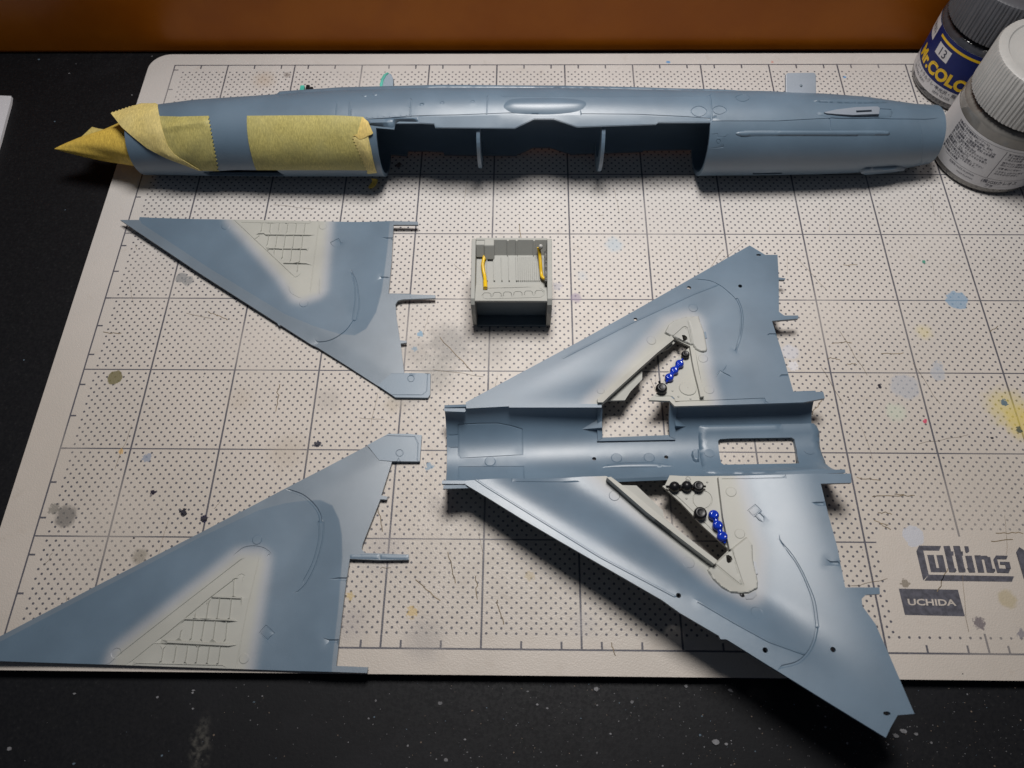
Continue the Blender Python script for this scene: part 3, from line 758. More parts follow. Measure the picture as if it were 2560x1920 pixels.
M_TAPE4 = tape_mat('washi tape bright', (.74, .60, .22))
M_TAPE2 = tape_mat('washi tape single', (.50, .44, .15))
M_TAPE3 = tape_mat('washi tape layered', (.80, .55, .10))
def zigzag(a, b, teeth, amp, flipn=1):
    a, b = np.array(a, float), np.array(b, float); d = b - a; n = np.array([-d[1], d[0]]) / np.hypot(*d) * amp * flipn
    out = []
    for k in range(teeth):
        out.append(tuple(a + d * k / teeth)); out.append(tuple(a + d * (k + .55) / teeth + n))
    out.append(tuple(b)); return out
def wrink(A, w0):
    A = np.array(A)
    def f(V):
        e = seg_dist(V, A)
        return w0 * (np.sin(V[:, 0] * 3.1 + V[:, 1] * 2.2) * np.sin(V[:, 1] * 4.0 - V[:, 0]) * .5 + .5) * np.clip(e / .2, 0, 1)
    return f
tp1 = inv(TB, ZA([(1367, 642), (1600, 640), (1900, 641), (2010, 648), (2040, 690), (2062, 740), (2030, 760), (2048, 850), (2075, 940), (1900, 938), (1600, 938), (1418, 938), (1390, 850), (1372, 760)]))
sheet('masking_tape', TB, tp1, M_TAPE2, fus, hf=wrink(tp1, .02), top=.022, t=.015, sp=(.15, .1))['label'] = 'broad flat strip of yellow masking tape'
tp2 = inv(TB, ZA([(880, 645), (1000, 648), (1155, 643)] + zigzag((1160, 650), (1212, 942), 14, 10, 1) + [(1100, 940), (950, 860), (900, 760)]))
def wr2(V):
    e = seg_dist(V, np.array(tp2)); return (.05 * np.exp(-((V[:, 1] - 3.15 + .1 * V[:, 0]) / .12)**2) + .02 * np.sin(V[:, 0] * 6 + V[:, 1] * 5)) * np.clip(e / .15, 0, 1)
sheet('masking_tape', TB, tp2, M_TAPE2, fus, hf=wr2, top=.03, t=.015, sp=(.08, .06))['label'] = 'short tape strip with a pinked right edge'
# diagonal strip over the intake lip; its free corner stands off the nose
Z3 = Z(120, 220, .17179)
tp3 = inv(TB, Z3([(925, 390)] + zigzag((925, 390), (1360, 250), 9, 14, -1) + [(1560, 243), (1605, 262), (1635, 430), (1680, 620), (1760, 850), (1850, 960), (2050, 1080), (2240, 1185), (2190, 1180), (2000, 1110), (1700, 1000), (1450, 870), (1230, 700), (1085, 580)]))
sheet('masking_tape', TB, tp3, M_TAPE4, fus, hf=wrink(tp3, .05), top=.055, t=.015, sp=(.09, .07))['label'] = 'diagonal tape strip curling off the intake lip'
tp4 = inv(TB, ZD([(1215, 665), (1290, 720), (1358, 870), (1335, 890), (1290, 905), (1240, 935), (1180, 955), (1120, 905), (1085, 910), (1150, 880)]))
sheet('masking_tape', TB, tp4, M_TAPE5, fus, hf=wrink(tp4, .05), top=.07, t=.015, sp=(.07, .06))['label'] = 'folded tape corner'
tp5 = inv(TB, ZD([(1100, 905), (1290, 910), (1330, 1080), (1405, 1385), (1285, 1400)] + zigzag((1270, 1385), (1075, 940), 11, 20, 1)))
sheet('masking_tape', TB, tp5, M_TAPE4, fus, hf=wrink(tp5, .05), top=.05, t=.015, sp=(.08, .06))['label'] = 'narrow tape strip with a torn zigzag edge'
# little tape tail hanging to the mat
b0, b1 = at(*ZD([(1290, 1475)])[0], .25), at(*ZD([(1435, 1475)])[0], .25)
path = [(b0, b1), (at(*ZD([(1350, 1490)])[0], .18), at(*ZD([(1420, 1520)])[0], .22)), (at(*ZD([(1330, 1540)])[0], .1), at(*ZD([(1395, 1580)])[0], .16)), (at(*ZD([(1262, 1610)])[0], .03), at(*ZD([(1330, 1625)])[0], .03))]
V = [tuple(p) for ab in path for p in ab]; Fc = [(2 * i, 2 * i + 1, 2 * i + 3, 2 * i + 2) for i in range(3)]
o = link('masking_tape', V, Fc, M_TAPE3, fus, org(fus), True); sm_ = o.modifiers.new('s', 'SOLIDIFY'); sm_.thickness = .02 * S; o['label'] = 'small tape tail curling under the belly'
o.modifiers.new('ss', 'SUBSURF').render_levels = 2
# cone of tape closing the intake
tip = np.array(at(137, 372, 1.0)); V, Fc = [], []
rc, yc_ = TB.par(X0); n = 40; m = 14
for i in range(m + 1):
    t = i / m; c0 = np.array([X0 + .15, yc_, rc + .01]); c = c0 + (tip - c0) * t
    for k in range(n):
        a = 2 * math.pi * k / n
        r = (rc * .93) * (1 - t) ** .92 * (1 + .06 * math.sin(3 * a + 5 * t) + .025 * math.sin(7 * a + 9 * t)) + .015
        zz = r * math.sin(a) * (.80 if math.sin(a) > 0 else .82)
        V.append((c[0], c[1] + r * math.cos(a) * .92, c[2] + zz))
for i in range(m):
    for k in range(n): Fc.append((i * n + k, i * n + (k + 1) % n, (i + 1) * n + (k + 1) % n, (i + 1) * n + k))
o = link('nose_cone_wrap', V, Fc, M_TAPE3, fus, org(fus), True, 50)
o['label'] = 'pointed cone of orange-yellow tape over the intake'
fp = [at(*q, 1.05) for q in Z3([(480, 715), (640, 565), (735, 590), (870, 610), (1060, 535), (900, 700)])]
v, f = [tuple(p) for p in fp] + [tuple(p - np.array([0, 0, .02])) for p in fp], [(0, 1, 2, 3, 4, 5), (11, 10, 9, 8, 7, 6)] + [(i, 6 + i, 6 + (i + 1) % 6, (i + 1) % 6) for i in range(6)]
link('tape_flap', v, f, M_TAPE, fus, org(fus))

# ------------------------------------------------------------------ the two loose upper wing halves
def poly_mask(poly, halo, inner=.05):
    A = np.array(poly)
    def f(V):
        d = seg_dist(V, A); d = np.where(inside(V, A), -d, d)
        return np.clip(1 - (d + inner) / halo, 0, 1)
    return f
def le_drop(a, b, width, depth):                  # the skin slopes away along the leading edge
    A = np.array([a, b])
    def f(V):
        d = seg_dist(V, A, False); return -depth * np.clip(1 - d / width, 0, 1)
    return f
def disc_px(surf, z, c, r, h):
    p = surf.inv(*z([c])[0]); q = surf.inv(*z([(c[0] + r, c[1])])[0]); return (p, math.hypot(q[0] - p[0], q[1] - p[1]), h)
def ln(surf, z, pts, w=.022, h=-.02, sm=False):
    q = inv(surf, z(pts)); return (smooth_line(q, 5) if sm else q, w, h)

ZU = Z(240, 500, .40687)
def recess(plane, poly_px, depth, width):
    A = np.array([plane.inv(*p) for p in poly_px])
    def f(u, v):
        q = np.array([[u, v]])
        if not inside(q, A)[0]: return 0.0
        d = float(seg_dist(q, A)[0]); return -depth * math.sin(min(d / width, 1) * math.pi / 2)
    return A, f
rec_u = ZU([(120, -300), (275, 140), (700, 420), (1160, 700), (1340, 775), (1490, 822), (1590, 832), (1660, 790), (1720, 690), (1755, 560), (1768, 470), (1790, 300), (1806, 130), (1806, -300)])
PU0 = Plane(.13 + .03 * 13, 0.0, .03)
A_u, f_u = recess(PU0, rec_u, .10, 1.5)
PU = Bowl(PU0.a, PU0.b, PU0.c, f_u)
def with_bare(mask, A):
    def f(V):
        m = mask(V); return np.where(inside(V, A), m, np.where(m > .02, m, -1.0))
    return f
wu = thing('model_wing', 'blue-grey delta wing just below the taped nose, grey-sprayed triangle near its upper edge', 'model part', (6, -9, 0), 'loose upper wing halves')
outl = [(145, 118), (262, 121), (268, 104), (700, 118), (1370, 130), (1978, 133), (1980, 152), (1828, 152), (1815, 380), (1797, 575), (2085, 585), (2085, 603), (1885, 610), (1855, 618), (1840, 640), (1846, 720), (1868, 862), (1908, 865), (1909, 876), (1872, 882), (1893, 1064),
        (1815, 1064), (1733, 1140), (1540, 1015), (1360, 902), (1320, 884), (1134, 765), (1120, 768), (1112, 752), (640, 450)]
o_u = inv(PU, ZU(outl))
mk = poly_mask(inv(PU, ZU([(880, 100), (1370, 100), (1330, 540), (1270, 560), (1190, 440)])), .78, .0)
mk = with_bare(mk, A_u)
def hu(V):
    a = le_drop(o_u[0], inv(PU, ZU([(1733, 1140)]))[0], .5, .035)(V)
    tipc = np.clip((-9.6 - V[:, 1]) / 4, 0, 1)
    return a
lu = [ln(PU, ZU, [(850, 128), (1220, 476), (1236, 472)]), ln(PU, ZU, [(1370, 134), (1342, 350), (1316, 560)], .016, -.012), ln(PU, ZU, [(1372, 500), (1370, 575)], .014, -.01), ln(PU, ZU, [(895, 139), (1308, 144)], .014, -.012),
      ln(PU, ZU, [(1005, 208), (1035, 208), (1045, 216), (1310, 218)], .026, .05), ln(PU, ZU, [(1068, 301), (1295, 304)], .026, .05), ln(PU, ZU, [(1160, 390), (1293, 392)], .026, .05), ln(PU, ZU, [(975, 243), (1000, 225)], .03, -.03),
      ln(PU, ZU, [(1440, 262), (1490, 237), (1503, 262)], .018, -.02), ln(PU, ZU, [(1440, 262), (1452, 280)], .014, -.01)]
for (x_, ya, yb, sl) in [(1020, 145, 190, -5), (1072, 145, 190, -5), (1125, 145, 190, -5), (1178, 145, 192, -5), (1231, 145, 194, -5), (1284, 145, 195, -5), (1060, 222, 270, -7), (1112, 222, 284, -8), (1163, 222, 288, -8), (1216, 222, 292, -8), (1270, 222, 300, -8),
                         (1095, 306, 320, 0), (1148, 306, 356, -4), (1202, 306, 370, -6), (1256, 306, 380, -6), (1240, 394, 436, -3)]:
    lu.append(ln(PU, ZU, [(x_, ya), (x_ + sl, yb)], .02, .04))
lu.append(ln(PU, ZU, [(1565, 430), (1598, 500), (1612, 580), (1617, 650), (1600, 738)], .02, -.018, True)); lu.append(ln(PU, ZU, [(1572, 450), (1590, 540), (1592, 620), (1574, 735)], .02, -.018, True))
lu.append(ln(PU, ZU, [(1583, 742), (1540, 800), (1480, 845), (1420, 868), (1360, 873)], .035, -.03, True))
lu.append(ln(PU, ZU, [(1185, 540), (1195, 570), (1240, 598)], .014, -.01, True))
for yy in (236, 477): lu.append(ln(PU, ZU, [(1780, yy), (1812, yy)] if yy < 300 else [(1752, yy), (1788, yy)], .035, -.035))
du_ = [disc_px(PU, ZU, (797, 160), 23, .014), disc_px(PU, ZU, (1395, 162), 21, .014), disc_px(PU, ZU, (1278, 636), 25, .014)]
lu.append(([tuple(p) for p in A_u[1:-1]], .03, 0.0))
sheet('wing_skin', PU, o_u, M_WING, wu, lines=lu, discs=du_, hf=hu, t=.07, sp=(.16, .16), maskf=mk)
def fix(surf, z, poly, h, nm, parent, bevel_=0, mat=M_BLUE, **k): return relief(nm, surf, inv(surf, z(poly)), h, mat, parent, bevel=bevel_, **k)
o = fix(PU, ZU, [(1813, 1062), (1975, 1062), (2055, 1066), (2052, 1195), (2040, 1214), (1840, 1212), (1732, 1139)], -.005, 'wing_tip', wu, 0, M_BLUE, sink=.11,
        lines=[ln(PU, ZU, [(2038, 1070), (2032, 1175), (2004, 1198), (1825, 1198)], .016, -.015), ln(PU, ZU, [(1935 + 20 * math.cos(a), 1098 + 20 * math.sin(a)) for a in np.linspace(0, 6.28, 14)], .014, -.018), ln(PU, ZU, [(1928, 1062), (1935, 1078), (1942, 1062)], .014, -.015)])
fix(PU, ZU, [(1775, 574), (1935, 576), (1935, 596), (1880, 597), (1848, 600), (1832, 612), (1826, 600), (1778, 586)], -.02, 'hinge_bar', wu, .03, M_BLUE)
fix(PU, ZU, [(1938, 584), (2085, 587), (2085, 602), (1938, 606)], -.02, 'hinge_bar', wu, .03, M_BLUE)

ZE = Z(0, 1050, .49729)
rec_e = ZE([(-700, 1420), (-200, 1195), (0, 1112), (440, 882), (1000, 590), (1300, 452), (1430, 418), (1540, 404), (1610, 402), (1670, 430), (1704, 500), (1718, 580), (1720, 690), (1700, 950), (1668, 1236), (1668, 1700), (-700, 1700)])
PE0 = Plane(.14 + .0145 * 9, -.0145, -.0005)
A_e, f_e = recess(PE0, rec_e, .10, 1.5)
PE = Bowl(PE0.a, PE0.b, PE0.c, f_e)
we = thing('model_wing', 'blue-grey delta wing over the mat front edge, its nose cut off by the picture', 'model part', (4, -18, 0), 'loose upper wing halves')
outl = [(-270, 1207), (-240, 1190), (0, 1084), (485, 830), (1010, 562), (1192, 466), (1200, 455), (1212, 458), (1430, 343), (1640, 235), (1845, 127), (1905, 203), (1970, 210), (1917, 378), (1948, 386), (1944, 400), (1912, 398), (1822, 625), (1818, 650), (1835, 668), (2055, 676), (2055, 703),
        (1910, 704), (1758, 698), (1735, 850), (1705, 1100), (1690, 1236), (1850, 1243), (1845, 1272), (1150, 1250), (560, 1230), (0, 1212)]
o_e = inv(PE, ZE(outl))
mk = poly_mask(inv(PE, ZE([(600, 1260), (1190, 1280), (1285, 720), (1210, 720), (620, 1190)])), .75, .05)
mk = with_bare(mk, A_e)
he = lambda V: le_drop(o_e[0], o_e[10], .6, .04)(V)
le = [ln(PE, ZE, [(552, 1226), (600, 1180), (900, 945), (1212, 703)]), ln(PE, ZE, [(1186, 1245), (1240, 960), (1302, 700)], .014, -.01), ln(PE, ZE, [(668, 1210), (770, 1127), (840, 1127)], .018, -.018), ln(PE, ZE, [(808, 1100), (840, 1075), (930, 1000), (1060, 893), (1185, 798)], .024, -.028),
      ln(PE, ZE, [(845, 1116), (1153, 1132)], .05, .06), ln(PE, ZE, [(932, 1000), (1176, 1008)], .032, .05), ln(PE, ZE, [(1070, 890), (1214, 896)], .032, .05), ln(PE, ZE, [(690, 1222), (1120, 1232)], .016, .02),
      ln(PE, ZE, [(1203, 780), (1215, 775), (1228, 782), (1222, 795)], .016, -.016), ln(PE, ZE, [(1216, 898), (1213, 932)], .014, -.014),
      ln(PE, ZE, [(1195, 665), (1225, 643), (1275, 635), (1325, 645), (1358, 670), (1350, 680)], .022, -.02, True),
      ln(PE, ZE, [(1337, 1033), (1378, 1072), (1345, 1107), (1304, 1070), (1337, 1033)], .018, -.018),
      ln(PE, ZE, [(1455, 353), (1520, 378), (1575, 425), (1604, 470), (1612, 508)], .04, -.035, True), ln(PE, ZE, [(1600, 512), (1604, 590), (1575, 710), (1525, 810)], .02, -.018, True), ln(PE, ZE, [(1627, 512), (1622, 600), (1590, 720), (1540, 820), (1495, 865)], .02, -.018, True),
      ln(PE, ZE, [(1700, 800), (1738, 800)], .045, -.04), ln(PE, ZE, [(1652, 1112), (1692, 1112)], .045, -.04)]
for (x_, ya, yb, sl) in [(885, 1140, 1215, -12), (942, 1140, 1217, -12), (997, 1140, 1219, -12), (1052, 1140, 1221, -12), (1107, 1140, 1224, -12), (820, 1150, 1213, -10), (1140, 1012, 1105, -8), (1082, 1012, 1103, -12), (1026, 1012, 1102, -14), (972, 1012, 1100, -12), (908, 1062, 1098, -6),
                         (1162, 898, 998, -10), (1104, 898, 998, -14), (1046, 925, 998, -10), (980, 980, 998, -2), (1174, 800, 886, -2)]:
    le.append(ln(PE, ZE, [(x_, ya), (x_ + sl, yb)], .022, .042))
de = [disc_px(PE, ZE, (1293, 602), 22, .014), disc_px(PE, ZE, (583, 1172), 22, -.012), disc_px(PE, ZE, (1227, 1200), 22, .014)]
le.append(([tuple(p) for p in A_e[1:-1]], .03, 0.0))
sheet('wing_skin', PE, o_e, M_WING, we, lines=le, discs=de, hf=he, t=.07, sp=(.18, .18), maskf=mk)
fix(PE, ZE, [(1846, 126), (1952, 69), (2050, 69), (2120, 76), (2110, 208), (1970, 207), (1905, 201)], .0, 'wing_tip', we, 0, M_BLUE, sink=.11,
    lines=[ln(PE, ZE, [(1950, 80), (2085, 84), (2102, 120), (2098, 204)], .016, -.015), ln(PE, ZE, [(2009 + 18 * math.cos(a), 167 + 17 * math.sin(a)) for a in np.linspace(0, 6.28, 14)], .014, -.018), ln(PE, ZE, [(1998, 206), (2003, 190), (2010, 206)], .012, -.015)])
fix(PE, ZE, [(1760, 676), (1905, 676), (1905, 700), (1760, 697)], .01, 'hinge_bar', we, .03, M_BLUE)
fix(PE, ZE, [(1912, 676), (2053, 678), (2053, 702), (1912, 700)], .01, 'hinge_bar', we, .03, M_BLUE)

# ------------------------------------------------------------------ lower wing and belly moulding
asm = thing('wing_assembly', 'blue-grey moulding of both lower wings and belly, tiny blue and black bottles in its bays', 'model part', (17, -15.2, 0))
PF0 = yawplane(.90, 1.11, -math.tan(math.radians(6.0)))
PN0 = yawplane(1.14, -1.19, -math.tan(math.radians(5.0)))
def bowl(p0, le, te, root, depth, sgn, rw, tw):
    a, b, c, d, e, g = [p0.inv(*q) for q in (*le, *te, *root)]
    def f(u, v):
        p = (u, v)
        return -depth * sstep(abs(ldist(p, a, b)), .36, 1.7) * sstep(ldist(p, c, d) * sgn, .05, tw) * (sstep(ldist(p, e, g) * sgn, .05, rw) if rw else 1.0)
    return Bowl(p0.a, p0.b, p0.c, f)
PF = bowl(PF0, ((1166, 1006), (1873, 613)), ((1984, 980), (1945, 640)), ((1166, 1018), (2062, 1000)), .18, 1, 1.4, 3.2)
PN = bowl(PN0, ((1164, 1212), (2214, 1843)), ((2051, 1208), (2285, 1784)), ((1164, 1197), (2127, 1180)), .38, -1, 0, 2.9)
TG = Trough()
ZH, ZF, ZT, ZG = Z(1440, 580, .31646), Z(1400, 1150, .434), Z(1080, 960, .4792), Z(1080, 1160, .28029)
Z2, Z1 = Z(1640, 800, .13265), Z(1500, 1180, .19286)
# far wing
o_f = inv(PF, [(1166, 1021), (1164, 1006)] + ZH([(0, 878), (430, 640), (890, 378), (1372, 106), (1495, 180), (1592, 180), (1601, 358), (1655, 366), (1650, 378), (1602, 376), (1603, 630), (1645, 660), (1755, 659), (1755, 684), (1548, 702), (1640, 990), (1718, 1265), (1953, 1262), (1966, 1312), (1800, 1345), (1300, 1362), (780, 1376), (740, 1334), (575, 1328)])
          + ZH([(640, 1270), (700, 1160), (780, 1020), (860, 940), (905, 905), (765, 832), (500, 1080), (205, 1362)]) + [(1350, 1012)])
mkf = poly_mask(inv(PF, ZH([(180, 1370), (760, 760), (900, 720), (1010, 1330), (560, 1370)])), .85, .1)
fl_ = [ln(PF, ZH, [(-100, 995), (240, 820), (470, 703), (930, 490), (1100, 425)], .03, .012), ln(PF, ZH, [(958, 371), (1060, 384), (1150, 428), (1220, 485), (1262, 525)], .02, .022, True), ln(PF, ZH, [(1262, 530), (1292, 600), (1303, 700), (1292, 820), (1264, 925)], .022, -.02, True),
       ln(PF, ZH, [(1275, 525), (1306, 600), (1318, 700), (1303, 820), (1268, 930)], .022, -.02, True), ln(PF, ZH, [(785, 1340), (1100, 1330), (1490, 1314), (1497, 1336)], .018, -.02),
       ln(PF, ZH, [(1117, 1122), (1135, 1095), (1207, 1130)], .022, .03), ln(PF, ZH, [(1160, 1095), (1178, 1072)], .014, .018), ln(PF, ZH, [(1527, 808), (1575, 808)], .035, -.035), ln(PF, ZH, [(1625, 1133), (1668, 1133)], .035, -.035),
       ln(PF, ZH, [(640, 1300), (740, 1298), (770, 1312), (782, 1338)], .02, -.02, True)]
df_ = [disc_px(PF, ZH, (925, 600), 32, .013), disc_px(PF, ZH, (595, 857), 33, .013), disc_px(PF, ZH, (1003, 1000), 35, .013), disc_px(PF, ZH, (1050, 1246), 37, .013), disc_px(PF, ZH, (195, 1256), 27, .013), disc_px(PF, ZH, (882, 1238), 65, .03)]
def hole(surf, z, c, r, sq=1.0):
    p = surf.inv(*z([c])[0]); q = surf.inv(*z([(c[0] + r, c[1])])[0]); rr = abs(q[0] - p[0]); return [(p[0] + rr * math.cos(a), p[1] + rr * sq * math.sin(a)) for a in np.linspace(0, 2 * math.pi, 14)[:-1]]
hf_ = [hole(PF, ZH, (893, 440), 17), hole(PF, ZH, (1297, 427), 16), hole(PF, ZH, (470, 690), 16), hole(PF, ZH, (1443, 181), 20, .5)]
half = inv(PF, Z2([(478, 305), (530, 305), (575, 340), (585, 385), (545, 412), (505, 412)]))
sheet('lower_wing', PF, o_f, M_WING, asm, lines=fl_, discs=df_, holes=hf_ + [half], t=.09, sp=(.16, .16), maskf=mkf)['label'] = 'far half of the lower wing'
def gmat(): return M_WING
fix(PF, Z2, [(150, 255), (240, 90), (330, 20), (540, -45), (800, -70), (905, 230), (965, 560), (950, 600), (890, 622), (820, 605), (735, 560), (720, 525), (700, 515), (690, 480), (645, 480), (330, 335), (300, 330), (240, 300)], .07, 'wing_pad', asm, .03, M_WING, mask=.75,
    holes=[half], lines=[ln(PF, Z2, [(330, 320), (500, 165), (540, 148), (575, 165), (600, 260), (645, 470)], .022, -.025), ln(PF, Z2, [(690, 480), (650, 200), (610, 60)], .014, -.012)])
relief('wing_pad', PF, inv(PF, Z2([(900, 230), (935, 225), (960, 345), (925, 355)])), .02, M_BLUE, asm, 0)
# raised spars round the far bay
def bar(name, surf, top_pts, h, mat=M_WING, mask=1.0, sink=.10, th=None):
    q = inv(surf, top_pts)
    # pixels were read on the top face, so step back along the view to the base plane
    s2 = Bowl(surf.a + h, surf.b, surf.c, surf.f); q = inv(s2, top_pts)
    return relief(name, surf, q, h, mat, asm, 0, mask=mask, sink=sink)
bar('bay_spar', PF, ZH([(168, 1316), (172, 1345), (212, 1345), (505, 1075), (640, 955), (775, 845), (752, 816), (520, 1012)]), .12)
bar('bay_spar', PF, Z2([(640, 490), (700, 520), (735, 560), (910, 1435), (840, 1445), (720, 940)]), .14)
PFl = Bowl(PF.a - .18, PF.b, PF.c, PF.f)
relief('bay_flange', PFl, inv(PFl, ZH([(215, 1345), (250, 1335), (385, 1332), (430, 1262), (522, 1166), (522, 1088), (470, 1085), (420, 1110)])), .03, M_GREY, asm, 0, sink=.03)
relief('bay_flange', PFl, inv(PFl, ZH([(640, 962), (730, 925), (790, 868), (762, 858), (700, 905)])), .03, M_GREY, asm, 0, sink=.03)
for c in ((310, 1337), (420, 1445), (650, 1487)): link('rivet', *ball(PF.P(*PF.inv(*Z2([c])[0]), .0), .03, .8), M_GREY, asm, org(asm), True)
link('rivet', *ball(PF.P(*PF.inv(*Z2([(598, 1286)])[0]), .03), .015, .6), M_GREY, asm, org(asm), True)
# near wing
o_n = inv(PN, ZG([(282, 150), (300, 183), (480, 290), (800, 488), (1130, 682), (1700, 1010), (2050, 1212)]) + ZF([(690, 880), (915, 1012), (925, 1032), (950, 1032), (962, 1034), (1215, 1192), (1250, 1213), (1600, 1430), (1877, 1600), (1905, 1540), (1945, 1470), (2042, 1462), (1893, 1115), (1817, 945), (1742, 842), (1738, 800), (1762, 776), (1843, 772), (1840, 734), (1643, 734), (1597, 500), (1550, 330), (1502, 136), (1679, 131), (1676, 78),
          (1300, 84), (905, 92), (700, 92), (632, 88), (605, 145), (590, 150), (700, 250), (828, 385), (975, 515), (905, 582), (640, 370), (290, 110), (268, 92), (130, 96)]))
mkn = poly_mask(inv(PN, ZF([(230, 60), (960, 60), (1090, 520), (1080, 740), (900, 650)])), .85, .12)
nl = [ln(PN, ZG, [(370, 125), (480, 200), (1500, 830), (2160, 1180)], .03, .02), ln(PN, ZF, [(795, 815), (1000, 935), (1200, 1045), (1400, 1117)], .03, .02), ln(PN, ZF, [(1265, 458), (1310, 530), (1360, 600), (1410, 700), (1452, 820), (1472, 960)], .02, -.02, True), ln(PN, ZF, [(1280, 480), (1335, 545), (1388, 630), (1430, 720), (1468, 820), (1488, 960)], .02, -.02, True),
      ln(PN, ZF, [(1480, 968), (1465, 1040), (1430, 1110), (1370, 1165), (1280, 1190)], .035, -.03, True), ln(PN, ZF, [(1083, 293), (1125, 257), (1157, 290), (1113, 325), (1083, 293)], .018, -.018), ln(PN, ZF, [(1130, 322), (1150, 345)], .03, .03), ln(PN, ZF, [(1155, 305), (1178, 328)], .03, .03),
      ln(PN, ZF, [(1480, 252), (1520, 252)], .055, -.04), ln(PN, ZF, [(1562, 595), (1605, 595)], .055, -.04), ln(PN, ZF, [(1298, 88), (1302, 104), (930, 110)], .016, -.016), ln(PN, ZG, [(712, 132), (714, 158), (1300, 155)], .02, -.02),
      ln(PN, ZF, [(615, 160), (700, 235), (830, 360), (965, 495)], .02, -.02)]
dn = [disc_px(PN, ZF, (313, 206), 28, .013), disc_px(PN, ZF, (740, 590), 31, .013), disc_px(PN, ZF, (985, 184), 28, .013), disc_px(PN, ZF, (1035, 425), 27, .013), disc_px(PN, ZF, (1135, 880), 31, -.012)]
dl = ln(PN, ZF, [(820 + 55 * math.cos(a), 230 + 52 * math.sin(a)) for a in np.linspace(0, 6.28, 26)], .016, -.022); nl.append(dl)
hn = [hole(PN, ZF, (683, 780), 15), hole(PN, ZF, (1182, 1095), 16), hole(PN, ZF, (1573, 1092), 16), hole(PN, ZF, (1883, 1460), 22, .5)]
halfn = inv(PN, ZF([(952, 553), (966, 550), (984, 560), (990, 575), (984, 592), (965, 598), (956, 588)]))
sheet('lower_wing', PN, o_n, M_WING, asm, lines=nl, discs=dn, holes=hn + [halfn], t=.09, sp=(.16, .16), maskf=mkn)['label'] = 'near half of the lower wing'
fix(PN, ZF, [(845, 634), (905, 583), (975, 520), (1075, 440), (1108, 490), (1112, 580), (1140, 700), (1138, 742), (1085, 770), (1050, 772), (985, 768), (930, 738), (880, 690)], .07, 'wing_pad', asm, .03, M_WING, mask=.85,
    holes=[halfn], lines=[ln(PN, ZF, [(888, 600), (1035, 722), (1052, 722), (985, 520)], .02, -.022), ln(PN, ZF, [(990, 520), (1018, 655)], .014, -.014)])
fix(PN, ZF, [(1112, 585), (1128, 588), (1140, 655), (1125, 660)], .03, 'wing_pad', asm, 0, M_WING, mask=.5)
fix(PN, ZF, [(1062, 782), (1125, 755), (1133, 775), (1110, 800), (1072, 802)], .02, 'wing_pad', asm, 0, M_WING, mask=.5)
link('pin_hole', *ball(PN.P(*PN.inv(*ZF([(1048, 780)])[0]), .0), .06, .5), M_BLACK, asm, org(asm), True)
bar('bay_spar', PN, ZF([(270, 100), (293, 96), (420, 190), (640, 372), (906, 578), (890, 600), (700, 455), (500, 300)]), .26)
bar('bay_spar', PN, ZF([(912, 96), (930, 96), (955, 250), (990, 505), (978, 515), (940, 330)]), .16)
PNl = Bowl(PN.a - .10, PN.b, PN.c, PN.f)
relief('bay_flange', PNl, inv(PNl, ZF([(340, 145), (380, 147), (440, 148), (592, 292), (598, 332), (660, 385), (640, 388), (540, 310), (400, 190)])), .02, M_GREY, asm, 0, sink=.02)
for c in ((848, 128), (728, 222)): link('rivet', *ball(PN.P(*PN.inv(*ZF([c])[0]), .0), .03, .8), M_GREY, asm, org(asm), True)
# belly trough
rim_n = [(-.05 + 0, None)]
zt = lambda pts: inv(TG, ZT(pts))
e0 = zt([(66, 135)])[0]; e1 = zt([(60, 505)])[0]
VF, VN = -.33 * TR, (-math.pi + .115) * TR        # rims on the far and near side
uL, uR = e0[0], zt([(1990, 260)])[0][0]
near_rim = []
for px, py in [(1112, 1200), (1164, 1198), (1250, 1196), (1350, 1194), (1517, 1190), (1620, 1189), (1704, 1188), (1800, 1187), (1900, 1186), (2000, 1185), (2060, 1184)]:
    W_ = PN.P(*PN.inv(px, py), 0)
    u_ = (W_[0] - TO[0]) * math.cos(YAW) + (W_[1] - TO[1]) * math.sin(YAW)
    near_rim.append((u_, (-math.pi + math.asin(min(max((TZ - W_[2] + .03) / TR, 0), 1))) * TR))
near_rim = [q for q in near_rim if uL + .05 < q[0] < uR]
h1 = [zt([p])[0] for p in [(886, 280), (1238, 275)]]
u_a, u_b = zt([(886, 200)])[0][0], zt([(1242, 200)])[0][0]
vb = h1[0][1]
out_t = [(uL, VN), (uL, VF), (u_a, VF), (u_a, vb), (u_b, vb), (u_b, VF), (uR, VF), (uR - .05, VN * .5 + VF * .5), (uR + .15, near_rim[-1][1])] + near_rim[::-1]
h2 = zt([(1490, 300), (1500, 290), (1560, 286), (1872, 282), (1887, 292), (1900, 350), (1914, 424), (1520, 430), (1507, 420)])
th_ = [hole(TG, ZT, (846, 390), 11), hole(TG, ZT, (1222, 381), 11)]
tl = [(zt([(137, 212), (240, 206), (345, 205), (410, 218), (470, 235), (474, 370), (300, 380), (150, 388), (138, 370), (137, 212)]), .018, -.02), (zt([(100, 268), (135, 266)]), .016, -.016), (zt([(100, 332), (135, 331)]), .016, -.016), (zt([(137, 490), (140, 432), (300, 431), (478, 430), (480, 490)]), .016, -.016)]
td = [(zt([(303, 405)])[0], .135, .016), (zt([(963, 387)])[0], .135, .016), (zt([(1133, 385)])[0], .135, .016)]
sheet('belly_trough', TG, out_t, M_BLUE, asm, holes=[h2] + th_, lines=tl, discs=td, t=.09, sp=(.3, .12))
pan = zt([(1390, 225), (1400, 214), (1700, 210), (1990, 205), (2006, 218), (2022, 250), (2024, 330), (2050, 400), (2078, 458), (1800, 464), (1422, 466), (1400, 400), (1390, 300)])
relief('belly_panel', TG, pan, .06, M_BLUE, asm, .05, sp=.12, holes=[h2])
